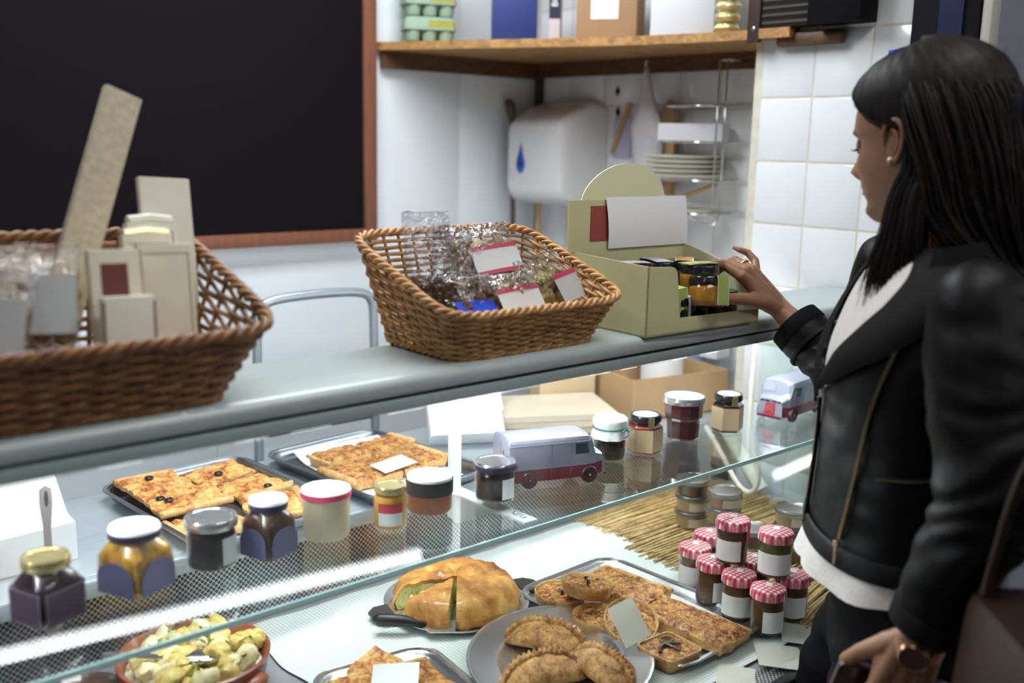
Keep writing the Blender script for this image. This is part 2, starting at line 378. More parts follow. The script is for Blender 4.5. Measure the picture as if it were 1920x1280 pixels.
# ================================================================ wicker baskets
def wicker(name, dark, light):
    m, nt, b = nmat(name); v = texco(nt, (30, 30, 60))
    n = noise_n(nt, v, 1.2, 4); oi = nt.nodes.new('ShaderNodeObjectInfo')
    ad = nt.nodes.new('ShaderNodeMath'); ad.operation = 'MULTIPLY_ADD'; ad.inputs[1].default_value = .25; L(nt, oi.outputs['Random'], ad.inputs[0]); L(nt, n, ad.inputs[2])
    L(nt, ramp(nt, ad.outputs[0], [(.35, dark), (.85, light)]), b.inputs['Base Color']); b.inputs['Roughness'].default_value = .45
    return m
def basket(name, label, loc, bot, top, hf, hb, rows, stakes, r, mat, shift=(0, 0)):
    # bot / top: half sizes (x, y); hf, hb: front and back rim heights
    t = thing(name, label, 'basket', loc, 0)
    def P(u, v, off=0.0):
        a = 2 * PI * u; ca, sa = math.cos(a), math.sin(a); e = 7
        k = (abs(ca) ** e + abs(sa) ** e) ** (-1 / e)
        px, py = ca * k, sa * k
        hx = bot[0] + (top[0] - bot[0]) * v; hy = bot[1] + (top[1] - bot[1]) * v
        x, y = px * hx + shift[0] * v, py * hy + shift[1] * v
        d = Vector((px / hx, py / hy, 0)); d = Vector((abs(px) ** 6 * (1 if px > 0 else -1), abs(py) ** 6 * (1 if py > 0 else -1), 0))
        if d.length > 0: d.normalize()
        fy = (py + 1) / 2; h = hf + (hb - hf) * (fy if fy < 1 else 1)
        # the sides dip towards the front
        return Vector((x + d.x * off, y + d.y * off, v * h))
    # even spacing round the rectangle
    per = [P(i / 720, .5) for i in range(721)]; acc = [0]
    for i in range(720): acc.append(acc[-1] + (per[i + 1] - per[i]).length)
    def U(s):
        s = (s % 1) * acc[-1]; lo, hi = 0, 720
        while hi - lo > 1:
            mid = (lo + hi) // 2
            if acc[mid] <= s: lo = mid
            else: hi = mid
        return (lo + (s - acc[lo]) / max(1e-9, acc[hi] - acc[lo])) / 720
    amp = r * .95
    for k in range(rows):
        v = .05 + .88 * (k + .5) / rows; pts = []
        n = stakes * 4
        ph = random.random() * 10
        for i in range(n):
            s = i / n; ph2 = PI * (s * stakes + k)
            pts.append(P(U(s), v + .010 * N(s * 14, k, ph), amp * math.cos(ph2) ))
        hh = (hf + hb) / 2
        G().tube(pts, [r * (1 + .25 * N(i * .31, k * 3.1, 4)) for i in range(n)], 6, closed=True).obj('weaver', mat, t, angle=180)
    g = G()
    for i in range(stakes):
        u = U((i + 0.0) / stakes); g.tube([P(u, 0), P(u, .33), P(u, .66), P(u, .98)], r * .8, 6)
    g.obj('stakes', mat, t, angle=180)
    for nm, v, R_, tw in (('rim_strand', .985, r * 1.5, 26), ('foot_strand', .03, r * 1.1, 20)):
        for j in range(3):
            n = 300; pts = []
            for i in range(n):
                s = i / n; a = 2 * PI * (tw * s + j / 3); p = P(U(s), v, R_ * math.cos(a)); p.z += R_ * math.sin(a) * .9 + (r if nm == 'foot_strand' else 0); pts.append(p)
            G().tube(pts, r * 1.15, 6, closed=True).obj(nm, mat, t, angle=180)
    G().prism([tuple(P(i / 60, .02))[:2] for i in range(60)], .004, .008).obj('base', mat, t)
    return t
wick_dark = wicker('dark_willow', (.10, .035, .012), (.42, .19, .065))
wick_light = wicker('honey_willow', (.24, .10, .03), (.66, .36, .13))
basket('wicker_basket', 'dark brown wicker basket holding beige packets on the counter top', (.365, 1.205, ZS), (.168, .098), (.222, .142), .090, .186, 13, 34, .0034, wick_dark)
basket('wicker_basket', 'honey coloured wicker basket of cellophane bags beside the green display box', (1.03, 1.212, ZS), (.142, .096), (.182, .130), .072, .170, 15, 40, .0030, wick_light)

# ---------------------------------------------------------------- flat packets in the dark basket
cream_c = M('cream_card', (.80, .75, .58), .6, var=.05, vs=20)
pale_c = M('pale_card', (.82, .80, .68), .6, var=.04, vs=20)
grey_c = M('grey_speckled_card', (.68, .60, .43), .8, var=.16, vs=90, bmp=.15, bs=300)
maroon = M('maroon_print', (.17, .04, .032), .6)
line_m = M('thin_line_print', (.12, .09, .07), .7)
def frame_from(p0, px, py):
    # a frame at p0 with x towards px and y near py
    p0, px, py = Vector(p0), Vector(px), Vector(py); x = (px - p0).normalized(); z = x.cross(py - p0).normalized(); y = z.cross(x)
    return Matrix(((x.x, y.x, z.x, p0.x), (x.y, y.y, z.y, p0.y), (x.z, y.z, z.z, p0.z), (0, 0, 0, 1)))
def packet(name, label, cat, bl, br, up, w, h, t, mat, prints=(), group=None, bev=.0015, cap=None):
    # bl: bottom-left corner, br: a point to its right, up: a point above bl; the printed face looks at -y of the world
    o = thing(name, label, cat, group=group); o.matrix_world = frame_from(bl, br, up)
    G().box((w / 2, h / 2, -t / 2), (w, h, t), bev=bev).obj('body', mat, o)
    for nm, x0, y0, x1, y1, m in prints:
        G().box(((x0 + x1) / 2, (y0 + y1) / 2, .0003), (x1 - x0, y1 - y0, .0008)).obj(nm, m, o, smooth=False)
    if cap:
        G().tube([(0.004, h, -t / 2), (w * .5, h + .003, -t / 2), (w - .004, h, -t / 2)], t * .55, 8).obj('end_fold', cap, o)
    return o
packet('flat_packet', 'tall narrow beige speckled packet leaning out of the dark basket', 'packet', (.333, 1.215, 1.29), (.376, 1.215, 1.273), (.475, 1.272, 1.64), .046, .378, .012, grey_c)
packet('flat_packet', 'plain pale rectangular packet standing upright at the back of the dark basket', 'packet', (.494, 1.225, 1.29), (.56, 1.225, 1.286), (.508, 1.285, 1.527), .067, .245, .010, pale_c)
def lined(w, h): return [('printed_line', .006, h - .012, w - .006, h - .0113, line_m), ('printed_line', w - .0067, .01, w - .006, h - .012, line_m)]
packet('cracker_packet', 'pale packet with a folded end, behind the lined packets in the dark basket', 'packet', (.470, 1.205, 1.29), (.534, 1.205, 1.288), (.470, 1.245, 1.478), .062, .188, .016, pale_c, lined(.062, .188), cap=pale_c)
packet('cracker_packet', 'pale packet with crumpled foil top, middle of the dark basket', 'packet', (.452, 1.180, 1.29), (.516, 1.180, 1.288), (.452, 1.215, 1.468), .062, .176, .014, cream_c, lined(.062, .176), cap=M('foil_gold', (.75, .68, .48), .25, .6))
packet('cracker_packet', 'cream packet with a thin border line, beside the maroon square packet', 'packet', (.455, 1.150, 1.29), (.520, 1.150, 1.288), (.437, 1.175, 1.455), .066, .166, .014, cream_c, lined(.066, .166) + [('maroon_edge', 0, .06, .003, .160, maroon)])
packet('cracker_packet', 'cream packet printed with a large maroon square in the dark basket', 'packet', (.389, 1.120, 1.29), (.447, 1.120, 1.288), (.382, 1.15, 1.455), .058, .166, .014, cream_c, [('maroon_square', .012, .110, .042, .150, maroon)])
packet('cracker_packet', 'small cream packet with maroon side edges at the front of the dark basket', 'packet', (.389, 1.098, 1.29), (.447, 1.098, 1.288), (.386, 1.108, 1.405), .058, .116, .013, pale_c, [('maroon_edge', 0, .0, .002, .110, maroon), ('maroon_edge', .056, 0, .058, .110, maroon)])

# ---------------------------------------------------------------- cellophane bags
film = thin_glass('cellophane', (.86, .87, .89), .13, .09, gain=1.3, bmp=.8, bs=60)
film2 = thin_glass('crinkled_film', (.92, .90, .88), .20, .12, gain=1.2, bmp=.9, bs=70)
lab_w = M('label_white', (.80, .82, .84), .45); lab_g = M('label_grey', (.56, .59, .60), .5)
pink = M('label_pink', (.60, .045, .13), .45); blue_l = M('label_blue', (.02, .07, .62), .4)
def cello(label, loc, rot, w, h, d, fill, fill_m, lump, labels=(), fm=None, seed=0, fh=.5, group=None):
    t = thing('cellophane_bag', label, 'snack bag', loc, rot=rot, group=group); rnd = random.Random(seed); rings = []; nr = 22; ns = 40
    for j in range(nr + 1):
        v = j / nr
        k = math.sin(min(1, v / fh * .5 + .12) * PI) if v < fh else None
        dd = d * (max(.15, math.sin(PI * min(.5, .12 + v / fh * .38))) if v < fh else max(.05, (1 - (v - fh) / (1 - fh) * 1.2)))
        ring = []
        for i in range(ns):
            a = 2 * PI * i / ns; x = w / 2 * math.copysign(abs(math.cos(a)) ** .7, math.cos(a)) * (1 - .05 * math.sin(v * PI)); y = dd / 2 * math.sin(a)
            wv = .0035 * N(x * 60, v * 9, seed + a) + .004 * (v > fh) * N(x * 90, v * 4, seed)
            ring.append((x, y + wv, v * h + .003 * N(x * 50, seed, v)))
        rings.append(ring)
    G().loft(rings).obj('film', fm or film, t, angle=180)
    g = G()
    for i in range(fill):
        z = rnd.uniform(.05, fh * .95) * h; x = rnd.uniform(-.40, .40) * w; y = rnd.uniform(-.30, .30) * d
        s = lump * rnd.uniform(.7, 1.2); sh = (s, s * rnd.uniform(.55, .8), s * rnd.uniform(.5, .9)); ph = rnd.random() * 9
        g.ball((0, 0, 0), sh, 9, 6, mat=Matrix.Translation((x, y, z)) @ Euler((rnd.random() * 6, rnd.random() * 6, rnd.random() * 6)).to_matrix().to_4x4(), fn=lambda q: 1 + .3 * N(q.x * 2 + ph, q.y * 2, q.z * 2))
    if fill: tag(g.obj('contents', fill_m, t), kind='stuff')
    for lw, lh, lx, lz, tilt, m, bands in labels:
        T = Matrix.Translation((lx, -d / 2 - .0035, lz)) @ Euler((PI / 2 + tilt[0], tilt[1], tilt[2])).to_matrix().to_4x4()
        def q(u, v_): return ((u - .5) * lw, (v_ - .5) * lh, .004 * math.cos((u - .5) * 2.4) - .003)
        lo = G().sheet(lambda u, v_: q(u, v_), 10, 4, mat=T).obj('label', m, t, angle=180)
        for y0, y1, bm_ in bands:
            G().sheet(lambda u, v_: (q(u, 0)[0], (y0 + (y1 - y0) * v_ - .5) * lh, q(u, 0)[2] + .0006), 10, 2, mat=T).obj('label_band', bm_, lo, angle=180)
    return t
walnut = food('walnut_brown', [(.3, (.05, .022, .01)), (.55, (.15, .07, .03)), (.75, (.30, .16, .08))], 90)
pecan = food('granola_brown', [(.3, (.03, .013, .008)), (.55, (.10, .045, .02)), (.75, (.22, .11, .05))], 120)
nutmix = food('mixed_nuts', [(.3, (.20, .10, .04)), (.5, (.48, .32, .15)), (.7, (.70, .56, .36))], 50)
pist = food('pistachio', [(.3, (.20, .13, .03)), (.5, (.42, .36, .07)), (.7, (.62, .52, .22))], 60)
RX = lambda d: math.radians(d)
cello('tall clear bag with a little brown granola at the left of the honey basket', (.918, 1.212, 1.296), (RX(-8), 0, RX(-6)), .084, .180, .036, 80, pecan, .013, fh=.45, seed=3)
cello('tall nearly empty clear bag with a dark base beside the granola bag', (.950, 1.195, 1.296), (RX(-12), RX(6), RX(4)), .088, .160, .034, 50, walnut, .012, fh=.32, seed=5)
cello('bag of mixed nuts with a white label edged pink above and below', (1.062, 1.230, 1.306), (RX(-20), RX(-4), RX(-2)), .125, .150, .055, 110, nutmix, .013, [(.088, .048, .004, .085, (RX(-10), 0, RX(-5)), lab_w, ((.86, 1, pink), (0, .14, pink)))], fh=.85, seed=8)
cello('bag of dark walnut halves lying in the middle of the honey basket', (.972, 1.150, 1.300), (RX(-32), RX(4), RX(8)), .11, .095, .05, 100, walnut, .016, fh=.85, seed=11)
cello('bag at the front with a white label under one pink band', (1.036, 1.146, 1.280), (RX(-16), RX(-4), RX(-4)), .105, .105, .038, 60, nutmix, .011, [(.082, .050, .004, .058, (RX(-18), 0, RX(3)), lab_w, ((.84, 1, pink),))], fh=.85, seed=13)
cello('bag of pistachios with a grey label under one pink band', (1.138, 1.172, 1.282), (RX(-18), RX(-8), RX(10)), .115, .125, .05, 120, pist, .012, [(.072, .050, .034, .062, (RX(-12), 0, RX(8)), lab_g, ((.84, 1, pink),))], fh=.75, seed=17)
cello('bag with a plain bright blue label at the front edge of the honey basket', (.948, 1.140, 1.280), (RX(-24), RX(2), RX(0)), .085, .075, .03, 50, pecan, .011, [(.074, .022, 0, .058, (RX(-24), 0, 0), blue_l, ())], fh=.85, seed=19)
# foil-like bags of the dark basket
cello('crinkled shiny bag with a plain grey label in the dark basket', (.335, 1.145, 1.285), (RX(-8), RX(4), RX(-4)), .085, .178, .04, 40, nutmix, .013, [(.050, .064, .008, .112, (RX(-3), RX(0), 0), lab_g, ())], film2, 23, .8)
cello('crinkled brown bag without a label behind the grey labelled bag', (.295, 1.19, 1.285), (RX(-6), RX(8), 0), .09, .172, .04, 44, walnut, .013, (), film2, 29, .85)
cello('crinkled bag with a dull grey label at the left end of the dark basket', (.272, 1.125, 1.285), (RX(-6), RX(10), RX(-6)), .075, .155, .03, 30, nutmix, .012, [(.042, .075, .006, .090, (0, 0, 0), lab_g, ())], film2, 31, .8)

# ================================================================ green display box with jars
gcard = M('sage_card', (.60, .58, .33), .55, var=.04, vs=15); gcard2 = M('pale_green_card', (.68, .68, .46), .55)
bx = thing('display_box', 'sage green cardboard display box with a rounded header, full of small jars', 'display box', (1.258, 1.085, ZS), RX(-2))
W_, D_ = .296, .185
XZ = Matrix(((1, 0, 0, 0), (0, 0, -1, 0), (0, 1, 0, 0), (0, 0, 0, 1)))      # polygon drawn in x,z ; thickness along -y
YZ = Matrix(((0, 0, 1, 0), (1, 0, 0, 0), (0, 1, 0, 0), (0, 0, 0, 1)))
G().box((W_ / 2, D_ / 2, .0015), (W_, D_, .003)).obj('floor_panel', gcard, bx)
fp = [(0, 0), (W_, 0), (W_, .024), (.082, .026), (.078, .045)] + [(.056 + .0 + .016 * math.cos(a) , .096 + .018 * math.sin(a)) for a in [0, .4, .8, 1.2, 1.57]] + [(0, .117)]
G().prism(fp, -.0025, 0, mat=XZ).obj('front_panel', gcard, bx, smooth=False)
G().prism([(0, 0), (D_, 0), (D_, .125), (0, .117)], 0, .0025, mat=YZ).obj('side_panel', gcard, bx, smooth=False)
G().prism([(0, 0), (D_, 0), (D_, .128), (.03, .088), (0, .024)], W_ - .0025, W_, mat=YZ).obj('side_panel', gcard2, bx, smooth=False)
G().prism([(-.004, 0), (W_, 0), (W_ + .002, .212), (-.010, .214)], -D_ - .003, -D_, mat=XZ).obj('back_panel', gcard, bx, smooth=False)
hd = [(.018 + .10 + .098 * math.cos(a) + .02 * max(0, math.cos(a)), .205 + .072 * math.sin(a) + .006 * math.sin(2 * a)) for a in [PI * k / 24 for k in range(25)]]
G().prism(hd, -D_ - .0028, -D_ - .0005, mat=XZ).obj('header', M('header_card', (.74, .74, .48), .55), bx, smooth=False)
G().box((.068, D_ - .001, .172), (.05, .0012, .062)).obj('red_patch', M('brick_red_print', (.33, .065, .05), .55), bx, smooth=False)
G().sheet(lambda u, v: (.076 + .212 * u + .010 * (1 - v), D_ - .004 - .012 * math.sin(v * PI) * .3, .126 + .092 * v), 8, 6).obj('white_leaflet', M('leaflet_white', (.90, .91, .94), .5), bx)
jglass = thin_glass('jar_glass', (.97, .97, .96), .03, gain=.8)
amber = M('amber_chutney', (.36, .17, .018), .25, var=.35, vs=40, coat=.6)
darkjam = M('dark_jam', (.012, .007, .008), .2, coat=.7)
blk_lid = M('black_lid', (.012, .011, .016), .25, coat=.4)
lime = M('lime_label', (.36, .44, .11), .5); lime_e = M('label_cream_edge', (.78, .78, .62), .5)
lil = M('lilac_label', (.52, .50, .60), .5)
def small_jar(label, loc, rot, cont, band, group=None):
    t = thing('small_jar', label, 'jar', loc, rot=rot, group=group); r = .030; t.scale = (1.07, 1.07, 1.07)
    G().lathe([(r * .86, .001), (r * .97, .004), (r, .010), (r, .026), (r * .97, .031), (r * .9, .034)], 28).obj('contents', cont, t)
    G().lathe([(r * .88, 0), (r * 1.0, .003), (r * 1.03, .010), (r * 1.03, .027), (r * 1.0, .032), (r * .93, .036)], 28, caps=False).obj('glass', jglass, t, angle=180)
    G().lathe([(r * .96, .035), (r * 1.0, .036), (r * 1.0, .045), (r * .96, .0475), (0.004, .0475)], 28).obj('lid', blk_lid, t)
    if band:
        pts = [(r * 1.055, .002), (r * 1.055, .041), (r * 1.01, .0495), (.3 * r, .0505), (-.3 * r, .0505), (-r * 1.01, .0495)]
        for nm, w, off, m in (('seal_edge', .0155, 0, lime_e), ('seal_band', .0135, .0006, band)):
            g = G(); rings = []
            for x, z in pts: rings.append([(x + (off if x > 0 else -off), -w, z + off), (x + (off if x > 0 else -off), w, z + off)])
            g.loft(rings, caps=False, closed=False); g.obj(nm, m, t, angle=25)
    return t
jb = ZS + .0045
for i, (x, y) in enumerate(((1.298, 1.198), (1.298, 1.130), (1.362, 1.198), (1.426, 1.198), (1.426, 1.130), (1.49, 1.198))):
    small_jar('dark small jar standing in the bottom layer of the green box', (x, y, jb), (0, 0, i), darkjam, None, 'dark jars in the bottom layer of the green box')
small_jar('dark small jar at the right end of the green box, behind the fingers', (1.508, 1.128, jb), (0, 0, 0), darkjam, None)
small_jar('dark small jar with a lilac seal low behind the front lip of the box', (1.362, 1.122, jb - .0), (0, 0, RX(-60)), darkjam, lil)
small_jar('dark small jar with a lilac seal, leftmost on the top layer', (1.332, 1.190, jb + .052), (0, 0, RX(-20)), darkjam, lil)
small_jar('dark small jar in the middle of the top layer at the back', (1.405, 1.195, jb + .052), (0, 0, RX(70)), darkjam, lil)
small_jar('dark small jar with an orange printed lid, rightmost on the top layer', (1.462, 1.178, jb + .052), (0, 0, RX(40)), darkjam, M('orange_print', (.62, .28, .12), .5, var=.5, vs=50))
small_jar('amber jar with a lime seal, upright on the top layer behind the hand', (1.432, 1.122, jb + .052), (0, 0, RX(-14)), amber, lime)
small_jar('amber jar with a lime seal at the cut-away front of the box', (1.358, 1.126, jb + .016), (RX(4), 0, RX(-92)), amber, lime)
small_jar('tilted amber jar with a lime seal held between thumb and fingers', (1.412, 1.083, jb + .034), (RX(-8), RX(-8), RX(-88)), amber, lime)
# ================================================================ jars on the glass shelf
silver = M('silver_lid', (.75, .75, .76), .18, .9); white_l = M('white_lid', (.88, .88, .88), .3); gold = M('gold_lid', (.62, .52, .26), .25, .8)
purple_l = M('violet_label', (.075, .070, .16), .5); tan_l = M('tan_label', (.48, .36, .22), .6)
red_l = M('crimson_label', (.38, .03, .045), .5)
navy_rim = M('navy_rim', (.03, .025, .06), .3, coat=.3)
def lidprof(r, z, h): return [(r, z), (r * 1.015, z + .001), (r * 1.015, z + h * .75), (r * .96, z + h), (r * .80, z + h), (r * .78, z + h - .0008), (.002, z + h - .0008)]
def arc_label(t, r, z0, z1, a0, a1, m, name='label', off=.0012, arch=0):
    n = 14
    def fn(u, v):
        a = math.radians(a0 + (a1 - a0) * u); top = z1 - arch * (abs(u - .5) * 2) ** 2.5
        return ((r + off) * math.cos(a), (r + off) * math.sin(a), z0 + (top - z0) * v)
    return G().sheet(fn, n, 6).obj(name, m, t, angle=180)
def round_jar(name, label, loc, r, h, cont, lid_m, lid_h=.012, neck=.93, rz=0, labels=(), lid_r=None, rim=None, glass=None, taper=1.0, facets=28):
    t = thing(name, label, 'jar', (loc[0], loc[1], ZG + .0006), rz)
    rb = r * taper; hz = h - lid_h; ex = 2
    body = [(rb * .86, 0), (rb * .97, .002), (rb, .006), (r, hz - .013), (r * .98, hz - .008), (r * neck, hz - .004), (r * neck, hz + .004)]
    G().lathe([(p[0] - .0016, p[1] + (.002 if i < 3 else -.001)) for i, p in enumerate(body[:-1])], facets).obj('contents', cont, t, angle=30 if facets < 20 else 50)
    G().lathe(body, facets, caps=False).obj('glass', glass or jglass, t, angle=30 if facets < 20 else 180)
    lr = lid_r or r * 1.0
    lo = G().lathe(lidprof(lr, hz, lid_h), 32).obj('lid', lid_m, t)
    if rim: G().lathe([(lr * 1.02, hz - .0005), (lr * 1.03, hz), (lr * 1.03, hz + lid_h * .62), (lr * 1.02, hz + lid_h * .66)], 32, caps=False).obj('lid_rim', rim, lo)
    for a in labels: arc_label(t, r, *a)
    return t
def square_jar(label, loc, s, h, cont, lid_m, rz, lab=None, rim=None, lid_h=.013, lab_b=None, arch=True, lab2=None):
    t = thing('square_jar', label, 'jar', (loc[0], loc[1], ZG + .0006), rz); hz = h - lid_h; hb = hz * .76
    body = [(s * .94, 0, 9), (s, .003, 9), (s, hb - .004, 9), (s * .97, hb + .001, 7), (s * .80, hz - .005, 3), (s * .74, hz - .002, 2), (s * .74, hz + .004, 2)]
    G().lathe([(p[0] - .0018, p[1] + (.002 if i < 2 else -.001), p[2]) for i, p in enumerate(body[:-1])], 36).obj('contents', cont, t)
    G().lathe(body, 36, caps=False).obj('glass', jglass, t, angle=180)
    lo = G().lathe(lidprof(s * .90, hz, lid_h), 32).obj('lid', lid_m, t)
    if rim: G().lathe([(s * .92, hz - .0005), (s * .93, hz), (s * .93, hz + lid_h * .6), (s * .92, hz + lid_h * .64)], 32, caps=False).obj('lid_rim', rim, lo)
    if lab:
        w = s * .82; zt = hb * .86; zb = hb * .10
        poly = [(-w, zb), (w, zb)] + ([(w * math.cos(a), zt - w * .8 + w * .8 * math.sin(a)) for a in [PI * k / 12 for k in range(13)]] if arch else [(w, zt), (-w, zt)])
        for a in (-PI / 2, 0, PI, PI / 2):
            T = Matrix.Rotation(a + PI / 2, 4, 'Z') @ Matrix.Translation((0, -s - .0012, 0)) @ XZ
            if lab_b: G().prism([(x * 1.06, z + (.0012 if z > hb * .4 else -.0012)) for x, z in poly], 0, .0004, mat=T).obj('label_border', lab_b, t, smooth=False)
            G().prism(poly, 0, .001, mat=T).obj('label', lab, t, smooth=False)
    return t
pickle = M('amber_pickle', (.38, .20, .02), .3, var=.7, vs=45, coat=.6)
choc = M('chocolate_spread', (.018, .010, .007), .3, coat=.5); darkc = M('dark_relish', (.020, .013, .015), .35, coat=.4)
browns = M('brown_chutney', (.055, .026, .014), .3, var=.4, vs=50, coat=.5)
berry = M('berry_jam', (.060, .010, .020), .2, coat=.7); redj = M('red_jelly', (.30, .035, .02), .2, coat=.6)
plumj = M('plum_jelly', (.020, .006, .011), .25, coat=.6)
square_jar('square jar of plum jelly with a brass lid, leftmost on the shelf', (.352, 1.232), .031, .082, plumj, gold, RX(21), M('plum_label', (.030, .010, .030), .45), lab_b=M('label_grey_line', (.16, .14, .17), .5), arch=False)
square_jar('square jar of amber pickle with arched violet labels and white lid', (.466, 1.247), .0355, .088, pickle, white_l, RX(25), purple_l, navy_rim)
round_jar('round_jar', 'dark round jar with domed silver lid and pale grey label', (.575, 1.258), .0335, .072, darkc, silver, .013, labels=[(.010, .048, -90, -42, lab_g)], lid_r=.0355, rz=0)
square_jar('square jar of brown chutney with violet labels and white lid', (.654, 1.243), .0295, .084, browns, white_l, RX(17), purple_l, navy_rim)
# cream tub
t = thing('lidded_tub', 'cream coloured tub with a red edged white lid', 'jar', (.755, 1.256, ZG + .0006))
G().lathe([(.032, 0), (.0335, .003), (.0345, .062), (.0345, .066)], 32).obj('contents', M('custard_cream', (.66, .58, .40), .35), t)
G().lathe([(.034, .0), (.0355, .003), (.0362, .066)], 32, caps=False).obj('glass', jglass, t, angle=180)
lo = G().lathe([(.0372, .064), (.0372, .071), (.036, .0735), (.001, .0735)], 32).obj('lid', white_l, t)
G().lathe([(.0376, .0635), (.0376, .0715)], 32, caps=False).obj('lid_rim', pink, lo)
round_jar('round_jar', 'small jar of mustard with a gold lid and crimson and white label', (.848, 1.224), .0255, .068, M('mustard', (.55, .30, .04), .3, var=.15, coat=.4), gold, .010, labels=[(.010, .030, -166, -82, lab_g), (.030, .045, -166, -82, red_l)], lid_r=.024)
t = thing('squat_jar', 'squat rust brown jar with a black band and white top', 'jar', (.942, 1.250, ZG + .0006))
G().lathe([(.034, .001), (.0362, .005), (.0362, .031)], 32).obj('contents', M('rust_paste', (.30, .10, .035), .4), t)
G().lathe([(.035, 0), (.0375, .004), (.0375, .052)], 32, caps=False).obj('glass', jglass, t, angle=180)
G().lathe([(.0378, .030), (.0378, .053)], 32, caps=False).obj('black_band', M('band_black', (.025, .024, .026), .45), t)
G().lathe([(.0365, .032), (.0365, .057), (.035, .058), (.001, .058)], 32).obj('lid', white_l, t)
round_jar('round_jar', 'jar of chocolate spread with silver lid and narrow white label, before the toy van', (1.056, 1.222), .0335, .066, choc, silver, .012, labels=[(.008, .042, -110, -66, lab_w)], lid_r=.035, rim=navy_rim)
# jam jar with cloth cap
t = thing('cloth_capped_jar', 'jam jar with a white cloth cap tied with green ribbon', 'jar', (1.374, 1.262, ZG + .0006))
G().lathe([(.027, .001), (.029, .004), (.031, .05), (.029, .058)], 28).obj('contents', darkjam, t)
G().lathe([(.028, 0), (.030, .004), (.0322, .052), (.029, .062)], 28, caps=False).obj('glass', jglass, t, angle=180)
cap = G().lathe([(.0345, .040), (.0335, .048), (.0312, .056), (.0305, .060), (.033, .066), (.0325, .076), (.029, .0795), (.001, .080)], 40, caps=False, wob=lambda a, z: 1 + (.05 * math.sin(9 * a) + .03 * math.sin(17 * a)) * max(0, (.062 - z) / .022)).obj('cloth_cap', M('cloth_white', (.80, .84, .84), .8, bmp=.3, bs=200), t)
gr = M('green_ribbon', (.012, .16, .13), .5)
g = G(); g.tube([(.0318 * math.cos(a), .0318 * math.sin(a), .0595) for a in [2 * PI * k / 30 for k in range(30)]], .0012, 6, closed=True)
for s_ in (-1, 1): g.tube([(.008, -.0325, .0595), (.008 + s_ * .006, -.037, .0625), (.008 + s_ * .013, -.037, .0585), (.008 + s_ * .007, -.0355, .0560), (.008, -.0325, .0592)], .0010, 6)
g.tube([(.008, -.033, .059), (.013, -.036, .053)], .001, 5); g.obj('ribbon', gr, t)
g = G(); rr = random.Random(4)
for k in range(16):
    a = math.radians(-88 + k * 4.6); g.box((.0352 * math.cos(a), .0352 * math.sin(a), .0455 + rr.uniform(-.0004, .0004)), (.0006, .0016, rr.uniform(.0014, .0026)), a)
g.obj('hem_print', M('print_dark_blue', (.02, .03, .10), .6), cap)
# hexagonal jars
def hex_jar(label, loc, r, h, cont, lid_m, rz, strip=None, lab=tan_l):
    t = thing('hexagonal_jar', label, 'jar', (loc[0], loc[1], ZG + .0006), rz); hz = h - .013
    G().lathe([(r * .9, .001), (r * .96, .004), (r * .96, hz * .84), (r * .76, hz - .003), (r * .74, hz)], 6).obj('contents', cont, t, angle=20)
    G().lathe([(r * .93, 0), (r, .003), (r, hz * .86), (r * .82, hz - .004), (r * .78, hz + .003)], 6, caps=False).obj('glass', jglass, t, angle=20)
    G().lathe([(r * 1.012, h * .07), (r * 1.012, hz * .80)], 6, caps=False).obj('label', lab, t, angle=20)
    lo = G().lathe(lidprof(r * .88, hz, .013), 32).obj('lid', lid_m, t)
    G().lathe([(r * .82, h - .0008), (.001, h - .0002)], 28).obj('lid_top', white_l, lo)
    if strip:
        a = math.radians(-118) - rz; T = Matrix.Rotation(a + PI / 2, 4, 'Z')
        G().box((0, -r * .95, hz + .002), (.012, .002, .020), mat=T).obj('seal', strip, t, smooth=False)
    return t
hex_jar('hexagonal jar of red jelly with a tan label, gold seal and dark lid', (1.455, 1.246), .0345, .075, redj, blk_lid, RX(8), gold)
t = thing('tumbler_jar', 'tall faceted jar of dark red jam with a wide silver lid', 'jar', (1.590, 1.262, ZG + .0006))
G().lathe([(.030, .001), (.032, .004), (.0335, .040), (.038, .046), (.0385, .066), (.037, .075)], 12).obj('contents', berry, t, angle=20)
G().lathe([(.031, 0), (.033, .004), (.0345, .040), (.039, .046), (.0395, .068), (.0385, .078)], 12, caps=False).obj('glass', jglass, t, angle=20)
lo = G().lathe([(.0405, .074), (.042, .0745), (.042, .083), (.041, .0875), (.039, .088), (.036, .0865), (.001, .0865)], 36).obj('lid', silver, t)
G().lathe([(.0375, .0872), (.001, .0876)], 32).obj('lid_top', white_l, lo)
hex_jar('hexagonal jar of honey with a tan label and black lid, by the silver lid', (1.708, 1.240), .033, .079, M('dark_honey', (.03, .018, .008), .2, coat=.6), blk_lid, RX(20), gold)

